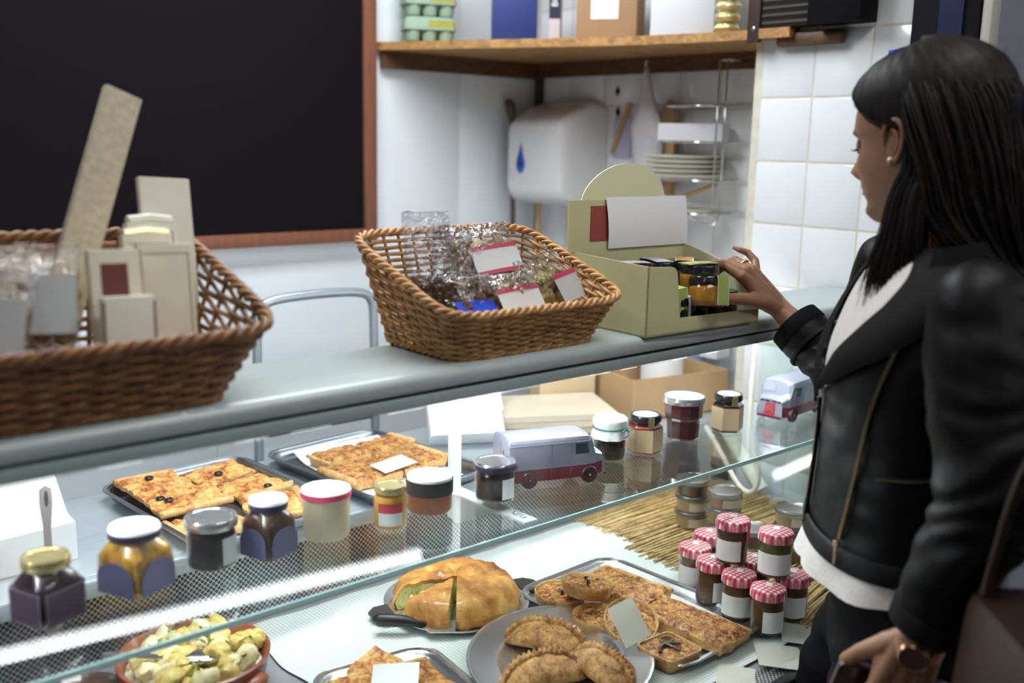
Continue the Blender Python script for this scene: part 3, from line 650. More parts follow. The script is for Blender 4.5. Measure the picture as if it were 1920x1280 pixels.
# ================================================================ toy tin vans
van_s = M('van_silver', (.30, .31, .40), .28, .25, coat=.5); van_r = M('van_burgundy', (.17, .012, .030), .28, coat=.5)
van_w = M('van_window', (.06, .075, .09), .15, coat=.5); van_wl = M('van_windscreen', (.30, .34, .40), .12, coat=.6)
tyre = M('van_wheel', (.045, .012, .018), .4, coat=.3); van_l = M('van_seam', (.20, .20, .26), .4)
def van(label, loc, rz, badge):
    t = thing('toy_van', label, 'toy van', (loc[0], loc[1], ZG + .0006), rz)
    st = [(-.093, .086, .0385), (-.091, .091, .0395), (.040, .091, .0395), (.052, .090, .0390), (.060, .0865, .0375), (.0605, .085, .0372), (.069, .060, .036), (.071, .056, .034), (.088, .050, .026), (.0935, .020, .030), (.0930, .014, .030)]
    g = G(); rings = []
    for x, zt, w in st:
        zb = .013; e = min(zt, .076) if zt > .08 else zt - .004
        ring = [(x, -w, zb), (x, -w, .0345 if zt > .036 else zb + (zt - zb) * .5), (x, -w, .0346 if zt > .036 else zb + (zt - zb) * .52), (x, -w, e)]
        for k in range(1, 6):
            a = PI * k / 6; ring.append((x, -w * math.cos(a) , e + (zt - e) * math.sin(a) ** .7))
        ring += [(x, w, e), (x, w, .0346 if zt > .036 else zb + (zt - zb) * .52), (x, w, .0345 if zt > .036 else zb + (zt - zb) * .5), (x, w, zb)]
        rings.append(ring)
    g.loft(rings)
    for i, f in enumerate(g.f):
        z = sum(g.v[k][2] for k in f) / len(f); x = sum(g.v[k][0] for k in f) / len(f)
        if z < .0346 and x < .086: g.m[i] = 1
    g.obj('body', [van_s, van_r], t, angle=32)
    for s in (-1, 1):
        y = s * .0394
        for nm, x0, x1, z0, z1, m in (('cab_window', .030, .056, .055, .074, van_w), ('door_seam', .0215, .0222, .018, .076, van_l), ('door_seam', -.0155, -.0148, .018, .076, van_l), ('roof_seam', -.092, .055, .0765, .0772, van_l), ('door_handle', .016, .0175, .040, .047, van_l)):
            G().prism([(x0, z0), (x1, z0), (x1 - (.004 if nm == 'cab_window' else 0), z1), (x0, z1)], -.0006, .0006, mat=Matrix.Translation((0, y, 0)) @ XZ).obj(nm, m, t, smooth=False)
        for x in (-.055, .058):
            wo = G().lathe([(.006, -.005), (.014, -.005), (.0155, -.003), (.0155, .003), (.014, .005), (.012, .0045), (.010, .003), (.004, .0025), (.0035, .005), (.0005, .005)], 26, mat=Matrix.Translation((x, s * .0365, .0158)) @ Matrix.Rotation(-s * PI / 2, 4, 'X')).obj('wheel', tyre, t)
            G().lathe([(.0022, .0045), (.0018, .006), (.0003, .0062)], 10, mat=Matrix.Translation((x, s * .0365, .0158)) @ Matrix.Rotation(-s * PI / 2, 4, 'X')).obj('hub', silver, wo)
    # windscreen halves, grille and bonnet slots on the sloping front
    def front(x0, z0, x1, z1):   # frame on the front: origin at the lower edge, x to the van's left, y up the slope
        p0 = Vector((x0, 0, z0)); up = Vector((x1 - x0, 0, z1 - z0)).normalized(); xa = Vector((0, 1, 0)); n = xa.cross(up)
        return Matrix(((xa.x, up.x, n.x, p0.x), (xa.y, up.y, n.y, p0.y), (xa.z, up.z, n.z, p0.z), (0, 0, 0, 1)))
    T = front(.0695, .060, .0608, .085)
    for s in (-1, 1): G().prism([(s * .0025, .003), (s * .031, .003), (s * .030, .021), (s * .0025, .022)], -.0004, .0008, mat=T).obj('windscreen', van_wl, t, smooth=False)
    T = front(.0938, .016, .0885, .050)
    gg = G().prism([(-.013, .001), (.013, .001), (.011, .026), (-.011, .026)], -.0004, .0008, mat=T).obj('grille', M('van_grille_red', (.42, .02, .05), .35, coat=.4), t, smooth=False)
    for k in (0, 1):
        G().prism([(-.009, .006 + .007 * k), (0, .013 + .007 * k), (.009, .006 + .007 * k), (.009, .0085 + .007 * k), (0, .0155 + .007 * k), (-.009, .0085 + .007 * k)], .0008, .0016, mat=T).obj('chevron', silver, gg, smooth=False)
    for x0, x1 in ((-.0125, -.003), (.003, .0125), (-.024, -.015), (.015, .024)): G().prism([(x0, .0285), (x1, .0285), (x1, .0315), (x0, .0315)], -.0004, .0008, mat=T).obj('vent_slot', black_m, t, smooth=False)
    G().prism([(-.028, -.004), (.028, -.004), (.028, -.0005), (-.028, -.0005)], -.0004, .0014, mat=T).obj('bumper', van_r, t, smooth=False)
    # rear doors
    G().box((-.0932, 0, .050), (.0006, .0008, .062)).obj('door_seam', van_l, t, smooth=False)
    G().box((-.0933, -.012, .058), (.0008, .003, .014)).obj('rear_window', van_w, t, smooth=False)
    return t
van('silver and burgundy toy van seen from its side beside the chocolate jar', (1.195, 1.236), RX(-20), True)
van('silver and burgundy toy van with its chevron grille facing out, by the leather jacket', (1.925, 1.232), RX(186), True)
# ================================================================ food on the deck and the rear worktop
tray_m = M('tray_steel', (.70, .71, .73), .24, .9, var=.06, vs=10)
tray_d = M('dark_tray_steel', (.33, .36, .40), .3, .95, var=.1, vs=10)
card_w = M('card_white', (.80, .81, .80), .5); card_c = M('card_cream', (.66, .66, .57), .55); paper_w = M('paper_white', (.84, .85, .86), .6, bmp=.2, bs=40)
crust = food('pastry_crust', [(.25, (.34, .17, .06)), (.5, (.62, .40, .19)), (.75, (.76, .56, .33))], 40, bmp=.5, bs=200)
crust_p = food('pale_crust', [(.25, (.40, .18, .05)), (.5, (.64, .38, .14)), (.8, (.76, .54, .26))], 30, bmp=.4, bs=150)
quiche = food('baked_quiche_top', [(.24, (.06, .016, .008)), (.38, (.24, .065, .018)), (.52, (.54, .23, .055)), (.66, (.72, .43, .13)), (.82, (.82, .62, .30))], 75, bmp=.9, bs=120, coat=.2)
pizza_t = food('pizza_top', [(.22, (.12, .025, .008)), (.36, (.40, .10, .022)), (.50, (.66, .29, .06)), (.64, (.76, .48, .14)), (.82, (.82, .64, .32))], 38, bmp=.9, bs=110, coat=.25)
browned = food('browned_top', [(.22, (.07, .018, .007)), (.40, (.28, .085, .02)), (.56, (.58, .27, .06)), (.78, (.78, .52, .17))], 55, bmp=.9, bs=130, coat=.2)
olive_m = M('black_olive', (.012, .010, .014), .25, coat=.4)
def tray(name, label, loc, rz, w, d, h=.022, mat=None, r=.035, lip=.010):
    rings = []
    for off, z in ((-.012, .0), (-.004, .004), (0.0, h - .004), (lip * .4, h), (lip, h), (lip + .002, h - .002), (lip, h - .003), (lip * .4, h - .003), (.001, h - .006), (-.003, .0065), (-.013, .0022)):
        rings.append([(x, y, z) for x, y in rrect(w - 2 * lip + 2 * off, d - 2 * lip + 2 * off, max(.004, r + off))])
    # outside (bottom up) then rim then inside (top down)
    t = thing(name, label, 'tray', loc, rz)
    out = [rings[0], rings[1], rings[2], rings[7], rings[6], rings[5], rings[4], rings[3], rings[8], rings[9], rings[10]]
    G().loft(out).obj('pan', mat or tray_m, t, angle=60)
    G().tube([(x, y, h - .0012) for x, y in rrect(w, d, r + lip)], .0016, 6, closed=True).obj('rolled_rim', mat or tray_m, t, angle=180)
    return t
def slab_mesh(w, d, h, top, side, seed, amp=.003, edge=.25, jag=.008, crust_r=0, crust_side=1, crust_m=None):
    g = G(); nx, ny = 22, 18
    def top_f(u, v):
        x, y = (u - .5) * w, (v - .5) * d; e = min(u, 1 - u, v, 1 - v) * 2
        x += jag * N(y * 40, seed, 1) * abs(u - .5) * 2; y += jag * N(x * 40, seed, 5) * abs(v - .5) * 2
        z = h * (1 - edge * max(0, 1 - e * 7) ** 2) + amp * N(x * 55, y * 55, seed) + amp * .7 * N(x * 120, y * 120, seed + 3)
        return (x, y, z)
    g.sheet(top_f, nx, ny, 0)
    per = [(i / nx, 0) for i in range(nx)] + [(1, j / ny) for j in range(ny)] + [(1 - i / nx, 1) for i in range(nx)] + [(0, 1 - j / ny) for j in range(ny)]
    r1 = [top_f(u, v) for u, v in per]; r0 = [(p[0] * .97, p[1] * .97, .0) for p in r1]; rm = [(p[0] * 1.004 , p[1] * 1.004, p[2] * .5) for p in r1]
    g.loft([r0, rm, r1], caps=False, mi=1); g.add(r0, [tuple(reversed(range(len(r0))))], 1)
    return g
def slice_(name, label, cat, loc, rot, w, d, h, top, side, seed, group=None, crusts=(), olives=0, amp=.003, peps=None):
    t = thing(name, label, cat, loc, rot=rot, group=group)
    slab_mesh(w, d, h, top, side, seed, amp).obj('slab', [top, side], t, angle=60)
    for s, rad in crusts:     # s: 'l','r','f','b'
        n = 14; pts = []
        for k in range(n + 1):
            q = (k / n - .5) * 1.02; z = h * .75 + .0015 * N(k * .9, seed)
            pts.append({'l': (-w / 2, q * d, z), 'r': (w / 2, q * d, z), 'f': (q * w, -d / 2, z), 'b': (q * w, d / 2, z)}[s])
        G().tube(pts, [rad * (1 + .18 * N(k * 1.3, seed + 7)) for k in range(n + 1)], 10).obj('crust', crust_p, t, angle=180)
    rr = random.Random(seed)
    for k in range(olives):
        x, y = rr.uniform(-.35, .35) * w, rr.uniform(-.35, .35) * d
        G().tube([(x + .0052 * math.cos(a), y + .0052 * math.sin(a), h + .0035) for a in [2 * PI * i / 14 for i in range(14)]], .0032, 8, closed=True).obj('olive', olive_m, t, angle=180)
    return t
# ---- rear worktop: two trays
tray('baking_tray', 'dark steel tray of pizza slices with olives on the rear worktop', (.792, 1.680, ZW), RX(4), .300, .395, .024, tray_d)
gp = 'pizza slices on the olive tray'
zt_ = ZW + .0035
for i, (x, y, rz, w, d, dz, ol, cr, lab) in enumerate((
    (.722, 1.800, 4, .115, .118, .012, 1, (('b', .006),), 'pizza slice at the back left corner of the olive tray'),
    (.850, 1.818, 8, .118, .085, .006, 1, (), 'pizza slice with one olive at the back right of the olive tray'),
    (.864, 1.706, 16, .120, .090, .006, 1, (('f', .010),), 'pizza slice with a thick pale crust along the right of the olive tray'),
    (.728, 1.690, -2, .130, .095, .016, 2, (('f', .007),), 'long browned pizza slice in the middle left of the olive tray'),
    (.722, 1.578, 6, .125, .090, .003, 1, (('l', .007),), 'pizza slice at the front left corner of the olive tray'),
    (.853, 1.595, -12, .105, .100, .003, 1, (('r', .009),), 'pizza slice with a curled crust at the front right of the olive tray'))):
    slice_('pizza_slice', lab, 'pizza slice', (x, y, zt_ + dz), (RX(2 + i % 3), RX((-1) ** i * 2), RX(rz)), w, d, .011, pizza_t, crust_p, 40 + i, gp, cr, ol, .0045)
tray('baking_tray', 'dark steel tray of thick quiche slices on baking paper', (1.128, 1.682, ZW), RX(5), .290, .395, .024, tray_d)
tag(G().sheet(lambda u, v: (1.015 + .235 * u + .02 * v, 1.545 + .305 * v, ZW + .0045 + .014 * max(0, v - .85) * 6 + .0008 * N(u * 9, v * 9)), 16, 16).obj('baking_paper', paper_w), 'sheet of white baking paper lining the tray of quiche slices', 'paper')
gq = 'thick quiche slices on the papered tray'
for i, (x, y, rz, w, d, cr, lab) in enumerate((
    (1.092, 1.757, 6, .112, .072, (('l', .004),), 'golden quiche slice at the back left of the papered tray'),
    (1.205, 1.762, 10, .105, .075, (('r', .009),), 'dark browned quiche slice with raised crust at the back right of the papered tray'),
    (1.068, 1.640, 4, .118, .110, (('l', .009),), 'browned quiche slice with pale left crust at the front of the papered tray'),
    (1.192, 1.652, 6, .112, .105, (('r', .009),), 'browned quiche slice with pale right crust under the white card'))):
    slice_('quiche_slice', lab, 'quiche slice', (x, y, ZW + .008), (0, 0, RX(rz)), w, d, .022, browned, crust_p, 60 + i, gq, cr)
def card(label, loc, rot, w, h, m=card_c, name='price_card', cat='card'):
    g = G(); g.box((0, 0, 0), (w, h, .0012), bev=.0003)
    o = g.obj(name, m, smooth=False); o.location = loc; o.rotation_euler = rot
    return tag(o, label, cat)
card('blank white card lying on the papered quiche tray', (1.118, 1.602, ZW + .0385), (RX(6), RX(-3), RX(6)), .082, .048, card_w)
# white carton, spoon, white bags, paper stack, cardboard boxes on the worktop
t = thing('cake_carton', 'white folded cake carton standing at the left of the rear worktop', 'carton', (.43, 1.60, ZW), RX(4))
G().prism([(0, 0), (.26, 0), (.26, .17), (.10, .155), (.03, .068), (0, .062)], -.075, .078, mat=YZ).obj('body', M('carton_soft_white', (.62, .63, .64), .6), t, smooth=False)
G().box((-.0775, .10, .10), (.003, .18, .14), (0, RX(4), 0)).obj('flap', M('flap_white', (.78, .80, .82), .5), t)
slice_('bread_loaf', 'pale loaf partly cut off at the left end of the rear worktop', 'bread', (.305, 1.60, ZW + .001), (0, 0, .2), .12, .12, .075, crust_p, crust_p, 77)
def bag_sheet(label, loc, rz, w, h, t_, m, tilt):
    o = thing('paper_bag', label, 'paper bag', loc, rot=(tilt, 0, rz))
    G().loft([[(x * (1 - .05 * v), y * (1 - .9 * v) + .004 * N(x * 40, v * 5), v * h) for x, y in rrect(w, t_, .008)] for v in [k / 8 for k in range(9)]]).obj('body', m, o, angle=60)
    G().box((0, -t_ * .1, h * .985), (w * .95, .004, .018)).obj('fold', m, o); return o
bag_sheet('white paper bag leaning back beside the papered tray', (1.385, 1.70, ZW + .019), RX(-28), .17, .17, .05, paper_w, RX(-42))
bag_sheet('white paper bag standing behind the other white bag', (1.47, 1.78, ZW + .014), RX(-20), .15, .20, .05, M('paper_grey_white', (.76, .79, .80), .6), RX(-26))
kraft = M('kraft_paper', (.52, .42, .28), .75, var=.06, vs=12, bmp=.1, bs=60); kraft_b = M('cardboard', (.48, .31, .16), .8, var=.06, vs=10)
for k, (dz, rz, col, lab) in enumerate(((0, -26, kraft, 'lowest sheaf of brown paper bags on the rear worktop'), (.016, -30, M('kraft_light', (.62, .53, .39), .75, var=.05, vs=12), 'middle sheaf of brown paper bags on the rear worktop'), (.032, -28, M('kraft_pale', (.66, .58, .45), .75, var=.05, vs=12), 'topmost sheaf of brown paper bags on the rear worktop'))):
    o = G().loft([[(x, y, z + .012 * (x / .3) ** 2 + .002 * N(x * 8, y * 8, k)) for x, y in rrect(.29, .20, .006, 3)] for z in (.001, .008, .015)]).obj('paper_bag_sheaf', col, angle=50)
    o.location = (1.655, 1.725, ZW + dz); o.rotation_euler = (0, 0, RX(rz)); tag(o, lab, 'paper bags')
def carton(name, label, loc, rz, w, d, h, m, flaps=True, cat='box'):
    t = thing(name, label, cat, loc, rz); th = .004
    G().box((0, 0, th / 2), (w, d, th)).obj('bottom_panel', m, t)
    for sx in (-1, 1): G().box((sx * (w / 2 - th / 2), 0, h / 2), (th, d, h)).obj('side_panel', m, t)
    for sy in (-1, 1): G().box((0, sy * (d / 2 - th / 2), h / 2), (w - 2 * th, th, h)).obj('end_panel', m, t)
    if flaps: G().box((0, d / 2 + .02, h + .008), (w, .05, .003), (RX(18), 0, 0)).obj('flap', m, t)
    return t
carton('cardboard_box', 'open brown cardboard box on the rear worktop behind the silver lidded jar', (2.00, 1.68, ZW + .0005), RX(-12), .30, .20, .105, kraft_b)
carton('cardboard_tray', 'low pale cardboard tray beside the sheaf of paper bags', (1.79, 1.815, ZW + .0005), RX(-22), .15, .07, .13, M('card_tan_light', (.62, .48, .30), .8), False)
t = thing('paper_roll', 'fat white paper roll standing inside the open cardboard box', 'paper roll', (2.03, 1.69, ZW + .006)); G().lathe([(.02, 0), (.055, 0), (.055, .14), (.052, .142), (.02, .142)], 32).obj('roll', paper_w, t); G().lathe([(.021, .001), (.021, .143), (.018, .143), (.018, .001)], 20).obj('core', kraft_b, t)
tag(G().box((2.23, 1.80, ZW + .072), (.11, .09, .14), RX(-10), bev=.003).obj('blue_carton', M('pale_blue_card', (.30, .42, .66), .6)), 'pale blue carton at the far right of the rear worktop', 'box')
def spoon(label, loc, rot, L_, m, slot=True):
    t = thing('serving_spoon', label, 'spoon', loc, rot=rot)
    pts = [(-.0065, 0), (.0065, 0), (.0055, L_ * .6), (.0095, L_ * .85), (.0085, L_ * .97), (0, L_), (-.0085, L_ * .97), (-.0095, L_ * .85), (-.0055, L_ * .6)]
    G().prism(pts, 0, .002).obj('handle', m, t, smooth=False)
    if slot: G().prism([(.0032 * math.cos(a), L_ * .88 + .012 * math.sin(a)) for a in [2 * PI * k / 14 for k in range(14)]], -.0004, .0024).obj('hanging_slot', dark_g, t, smooth=False)
    G().ball((0, -.028, .004), (.022, .032, .007), 14, 8).obj('bowl', m, t, angle=180)
    return t
# ---- deck
cloth_m = check('green_gingham', (.82, .85, .83), (.68, .76, .72), (.50, .62, .57), .0068, .85, .05)
tag(G().sheet(lambda u, v: (.735 + .83 * u - .015 * N(v * 6, 2) * (u < .02), .885 + .625 * v + .006 * N(u * 9, 1) * (v > .98), ZD + .0012 + .0010 * (1 + N(u * 14, v * 9))), 60, 40).obj('gingham_cloth', cloth_m), 'pale green and white gingham cloth spread over the cold deck', 'cloth')
ZC = ZD + .0036
terra = M('terracotta', (.27, .075, .035), .4, var=.12, vs=15, coat=.15)
t = thing('salad_bowl', 'round terracotta bowl of potato salad on the deck', 'bowl', (.593, 1.372, ZD + .001))
G().lathe([(.075, 0), (.085, .004), (.105, .030), (.112, .060), (.1125, .064), (.108, .0655), (.105, .062), (.098, .034), (.08, .012), (.001, .010)], 48).obj('bowl', terra, t)
for s in (-1, 1): G().ball((s * .113, 0, .044), (.016, .024, .010), 16, 10).obj('handle', terra, t, angle=180)
t.rotation_euler = (0, 0, RX(-65))
potato = food('boiled_potato', [(.3, (.62, .50, .20)), (.5, (.76, .68, .38)), (.75, (.84, .79, .58))], 25, bmp=.3, bs=90, coat=.3)
potato_s = food('potato_with_skin', [(.3, (.50, .34, .07)), (.55, (.70, .55, .16)), (.75, (.80, .70, .36))], 30, bmp=.3, bs=90, coat=.3)
sauce = food('herb_dressing', [(.3, (.34, .38, .18)), (.42, (.62, .60, .42)), (.6, (.80, .78, .66)), (.8, (.88, .87, .80))], 70, bmp=.8, bs=100, coat=.4)
g = G(); g.sheet(lambda u, v: (.593 + .099 * v * math.cos(2 * PI * u), 1.372 + .099 * v * math.sin(2 * PI * u), ZD + .046 + .016 * (1 - v * v) + .006 * N(v * 5 * math.cos(2 * PI * u), v * 5 * math.sin(2 * PI * u), 3)), 48, 14)
tag(g.obj('salad_dressing', sauce), 'creamy herb dressing around the potatoes in the terracotta bowl', 'dressing', kind='stuff')
pm = []
for k in range(5):
    rp_ = random.Random(k + 3); pls = [(Vector((rp_.uniform(-1, 1), rp_.uniform(-1, 1), rp_.uniform(-1, 1))).normalized(), rp_.uniform(.45, .72)) for _ in range(4)]
    def fn(q, k=k, pls=pls):
        r_ = 1 + .12 * N(q.x * 1.4 + k * 5, q.y * 1.4, q.z * 1.4)
        for n_, d_ in pls:
            c_ = q.dot(n_)
            if c_ > 1e-3: r_ = min(r_, d_ / c_)
        return r_
    pm.append(G().ball((0, 0, 0), (.021, .018, .016), 20, 14, fn=fn).mesh('potato_chunk', potato if k % 2 else potato_s, True, 32))
rr = random.Random(12)
for k in range(48):
    a = rr.random() * 2 * PI; r_ = .092 * math.sqrt(rr.random()); o = bpy.data.objects.new('potato_chunk', pm[k % 5]); COL.objects.link(o)
    o.location = (.593 + r_ * math.cos(a), 1.372 + r_ * math.sin(a), ZD + .056 + .014 * (1 - (r_ / .095) ** 2) + rr.uniform(-.004, .008)); o.rotation_euler = (rr.uniform(-.7, .7), rr.uniform(-.7, .7), rr.random() * 6.3); s_ = rr.uniform(.75, 1.25); o.scale = (s_, s_, s_)
    tag(o, 'potato chunk in the herb dressing of the terracotta bowl', 'potato', 'potato chunks in the salad')
g = G()
for k in range(70):
    a = rr.random() * 2 * PI; r_ = .09 * math.sqrt(rr.random()); s_ = rr.uniform(.002, .005)
    g.box((.593 + r_ * math.cos(a), 1.372 + r_ * math.sin(a), ZD + .071 + .012 * (1 - (r_ / .095) ** 2)), (s_ * 2, s_, .0012), (rr.random(), rr.random(), rr.random() * 6))
tag(g.obj('chopped_herbs', M('parsley', (.10, .20, .04), .6, var=.4)), 'chopped green herbs scattered over the potato salad', 'herbs', kind='stuff')
g = G()
for k in range(9):
    a = rr.random() * 2 * PI; r_ = .08 * math.sqrt(rr.random()); g.box((.593 + r_ * math.cos(a), 1.372 + r_ * math.sin(a), ZD + .074), (.006, .003, .002), (rr.random(), rr.random(), rr.random() * 6))
tag(g.obj('chopped_onion', M('red_onion', (.32, .03, .16), .5)), 'bits of red onion on the potato salad', 'onion', kind='stuff')
steel_s = M('spoon_steel', (.62, .60, .57), .2, .95)
spoon('steel serving spoon resting in the potato salad', (.562, 1.348, ZD + .076), (RX(8), 0, RX(62)), .11, steel_s, False)
spoon('steel spoon with a slotted handle end lying at the left of the deck', (.405, 1.275, ZD + .015), (RX(10), 0, RX(12)), .165, M('spoon_bright', (.80, .78, .78), .3, .6))
t = thing('glass_dish', 'clear glass dish with a dark filling at the lower left of the deck', 'dish', (.43, 1.40, ZD + .001)); G().lathe([(.05, 0), (.06, .003), (.075, .055), (.072, .055), (.057, .006), (.001, .005)], 32).obj('glass', jglass, t, angle=180); G().lathe([(.056, .007), (.068, .040), (.001, .044)], 32).obj('contents', browns, t)
spoon('steel ladle with a slotted handle standing behind the plum jelly jar', (.425, 1.475, ZW + .012), (RX(78), RX(8), RX(14)), .155, M('ladle_dull', (.38, .36, .36), .35, .8))

# ---- pie on a plate
pie_top = food('glazed_pie_crust', [(.25, (.22, .07, .012)), (.42, (.50, .21, .035)), (.60, (.72, .38, .08)), (.80, (.82, .55, .20))], 40, .35, bmp=.9, bs=120, coat=.5)
pie_in = food('leek_filling', [(.3, (.35, .36, .07)), (.5, (.62, .60, .20)), (.75, (.80, .76, .42))], 60, bmp=.8, bs=110)
PX, PY = 1.082, 1.352
t = thing('pie_plate', 'round steel pie plate with two dark tab handles', 'plate', (PX, PY, ZC), RX(-14))
G().lathe([(.10, 0), (.118, .002), (.128, .010), (.132, .0105), (.132, .012), (.127, .012), (.116, .004), (.001, .003)], 56).obj('plate', tray_m, t)
for s in (-1, 1):
    G().prism([(s * .124, -.030), (s * .150, -.028), (s * .165, -.012), (s * .165, .012), (s * .150, .028), (s * .124, .030)][::s], .0085, .0125, mat=Matrix.Rotation(RX(0), 4, 'Z')).obj('tab_handle', M('handle_dark', (.06, .055, .05), .4, .3), t)
t = thing('leek_pie', 'round golden glazed pie with a slice cut loose', 'pie', (PX, PY, ZC + .0045))
def sector(a0, a1, shift, seed):
    R, H = .113, .050; g = G(); n = max(6, int((a1 - a0) / 5)); m_ = 14
    def tp(u, v):
        a = math.radians(a0 + (a1 - a0) * u); r = R * (.004 + .996 * v); ed = max(0, v - .78) / .22
        z = H * (1 - .10 * v * v) - H * .55 * ed ** 2.2 + .0060 * N(r * 45 * math.cos(a), r * 45 * math.sin(a), 2) + .0045 * N(r * 90 * math.cos(a), r * 90 * math.sin(a), 9)
        rr_ = r * (1 + (.03 * math.sin(a * 17) * ed))
        return Vector((rr_ * math.cos(a), rr_ * math.sin(a), z))
    g.sheet(tp, n, m_, 0)
    g.loft([[tp(k / n, 1) for k in range(n + 1)], [Vector((tp(k / n, 1).x * 1.02, tp(k / n, 1).y * 1.02, .010)) for k in range(n + 1)], [Vector((tp(k / n, 1).x * .96, tp(k / n, 1).y * .96, 0)) for k in range(n + 1)]], caps=False, closed=False, mi=0)
    for u in (0, 1):
        top = [tp(u, k / m_) for k in range(m_ + 1)]; mid = [Vector((p.x, p.y, p.z - .007)) for p in top]; bot = [Vector((p.x * .96, p.y * .96, 0)) for p in top]
        g.loft([top, mid], caps=False, closed=False, mi=0); g.loft([mid, bot], caps=False, closed=False, mi=1)
    o = g.obj('pie_section', [pie_top, pie_in], t, angle=60); am = math.radians((a0 + a1) / 2); o.location = (shift * math.cos(am), shift * math.sin(am), 0)
sector(-129, 158, 0, 1); sector(181, 227, .012, 2)
tp_ = thing('pie_server', 'pie server with a black handle sliding under the cut slice', 'pie server', (.968, 1.300, ZC + .0125), RX(50))
G().prism([(-.022, -.055), (.022, -.055), (.024, -.012), (.008, 0), (-.008, 0), (-.024, -.012)], 0, .0015).obj('blade', tray_m, tp_, smooth=False)
G().tube([(0, -.004, .001), (0, .012, .006), (0, .030, .010), (0, .075, .012), (0, .085, .012)], [.004, .006, .010, .0115, .006], 12).obj('handle', M('black_plastic', (.02, .018, .02), .35), tp_, angle=180)

# ---- oval platter with pasties
t = thing('oval_platter', 'large oval polished steel platter holding the pasties', 'platter', (1.072, 1.072, ZC + .006), RX(40))
pr = [(.56, 0), (.64, .001), (.67, .006), (.70, .008), (.94, .013), (.985, .0145), (1, .0135), (1, .0155), (.985, .0165), (.94, .015), (.70, .010), (.66, .008), (.63, .003), (.56, .0022), (.01, .0022)]
G().lathe([(p[0] * .150, p[1]) for p in pr], 64, sx=1.18).obj('platter', tray_m, t, angle=60)
pasty_m = food('pasty_pastry', [(.25, (.17, .06, .015)), (.45, (.40, .19, .05)), (.65, (.58, .33, .11)), (.85, (.70, .48, .21))], 35, bmp=.6, bs=160)
pepper = M('pepper_specks', (.03, .02, .015), .8)
def pasty(label, loc, rz, s, seed, tilt=(0, 0)):
    t = thing('pasty', label, 'pasty', loc, rot=(tilt[0], tilt[1], rz)); rings = []; n = 30
    for k in range(n + 1):
        u = -1 + 2 * k / n; env = max(.10, (1 - abs(u) ** 2.6)) ** .62; w = .036 * s * env; h = .040 * s * env; x = u * .066 * s; yc = -.014 * s * u * u
        ring = []
        for q in range(20):
            a = 2 * PI * q / 20; y = w * math.cos(a); z = h * .5 + h * .5 * math.sin(a)
            z = max(z, .0008); rn = 1 + .06 * N(x * 60, a * 2, seed)
            ring.append((x, yc + y * rn, z * rn))
        rings.append(ring)
    G().loft(rings).obj('shell', pasty_m, t, angle=180)
    rings = []
    for k in range(91):
        u = -1 + 2 * k / 90; env = max(.10, (1 - abs(u) ** 2.6)) ** .62; x = u * .070 * s; z = .038 * s * env; y = -.014 * s * u * u + .006 * s; cr = math.sin(k * 1.15)
        rings.append([(x, y - .005 * s + .002 * cr, z - .006), (x, y + .002 * cr - .003 * s, z + .006 * s + .0018 * cr), (x, y + .003 * s + .003 * cr, z + .009 * s + .002 * cr), (x, y + .007 * s + .003 * cr, z + .003 * s), (x, y + .006 * s, z - .008)])
    G().loft(rings).obj('crimped_edge', pasty_m, t, angle=180)
    g = G(); r_ = random.Random(seed)
    for k in range(50):
        u = r_.uniform(-.7, .7); a = r_.uniform(.25, 2.9); env = (1 - abs(u) ** 2.6) ** .62
        g.box((u * .066 * s, -.014 * s * u * u + .0365 * s * env * math.cos(a), .020 * s * env * (1 + math.sin(a)) + .0006), (.0012, .0012, .0008), r_.random())
    tag(g.obj('pepper', pepper, t), kind='stuff'); return t
zp = ZC + .0095
pasty('crimped pasty at the back of the oval platter, its filling showing', (1.090, 1.118, zp), RX(-62), 1.05, 3)
pasty('crimped pasty lying nearest the left of the oval platter', (1.005, 1.045, zp), RX(-18), 1.05, 5)
pasty('crimped pasty at the right side of the oval platter by the quiche tray', (1.088, .988, zp), RX(-95), 1.05, 8)

# ---- tray with quiches and tarts
tray('baking_tray', 'polished steel tray of round quiches and tart slabs on the deck', (1.315, 1.118, ZC), RX(2), .262, .385, .016, tray_m)
tag(G().sheet(lambda u, v: (1.245 + .165 * u + .012 * v, .960 + .300 * v, ZC + .0048 + .0008 * N(u * 9, v * 9, 4)), 14, 14).obj('baking_paper', paper_w), 'sheet of white baking paper under the tart slabs on the deck', 'paper')
def round_quiche(label, loc, rot, r, seed):
    t = thing('round_quiche', label, 'quiche', loc, rot=rot)
    G().lathe([(r * .80, 0), (r * .86, .001), (r, .020), (r * 1.01, .023), (r * .98, .0255), (r * .93, .0245), (r * .90, .019)], 60, wob=lambda a, z: 1 + .012 * math.sin(a * 26) + .02 * N(math.cos(a) * 2, math.sin(a) * 2, seed)).obj('pastry_case', crust_p, t, angle=60)
    g = G(); g.sheet(lambda u, v: (r * .93 * v * math.cos(2 * PI * u), r * .93 * v * math.sin(2 * PI * u), .0205 + .003 * (1 - v) + .002 * N(v * 9 * math.cos(2 * PI * u), v * 9 * math.sin(2 * PI * u), seed)), 32, 10)
    g.obj('filling', quiche, t, angle=180)
    r_ = random.Random(seed)
    for k in range(4):
        a = r_.random() * 6.3; q = r * .5 * r_.random()
        G().sheet(lambda u, v: (q * math.cos(a) + (u - .5) * .016, q * math.sin(a) + (v - .5) * .007 * math.sin(PI * u), .026 + .003 * math.sin(u * 5)), 6, 2).obj('herb_leaf', M('herb_dark', (.03, .06, .02), .6), t)
    return t
zq = ZC + .003
round_quiche('round quiche lying flat at the back left of the steel tray', (1.226, 1.232, zq), (RX(2), 0, 0), .047, 2)
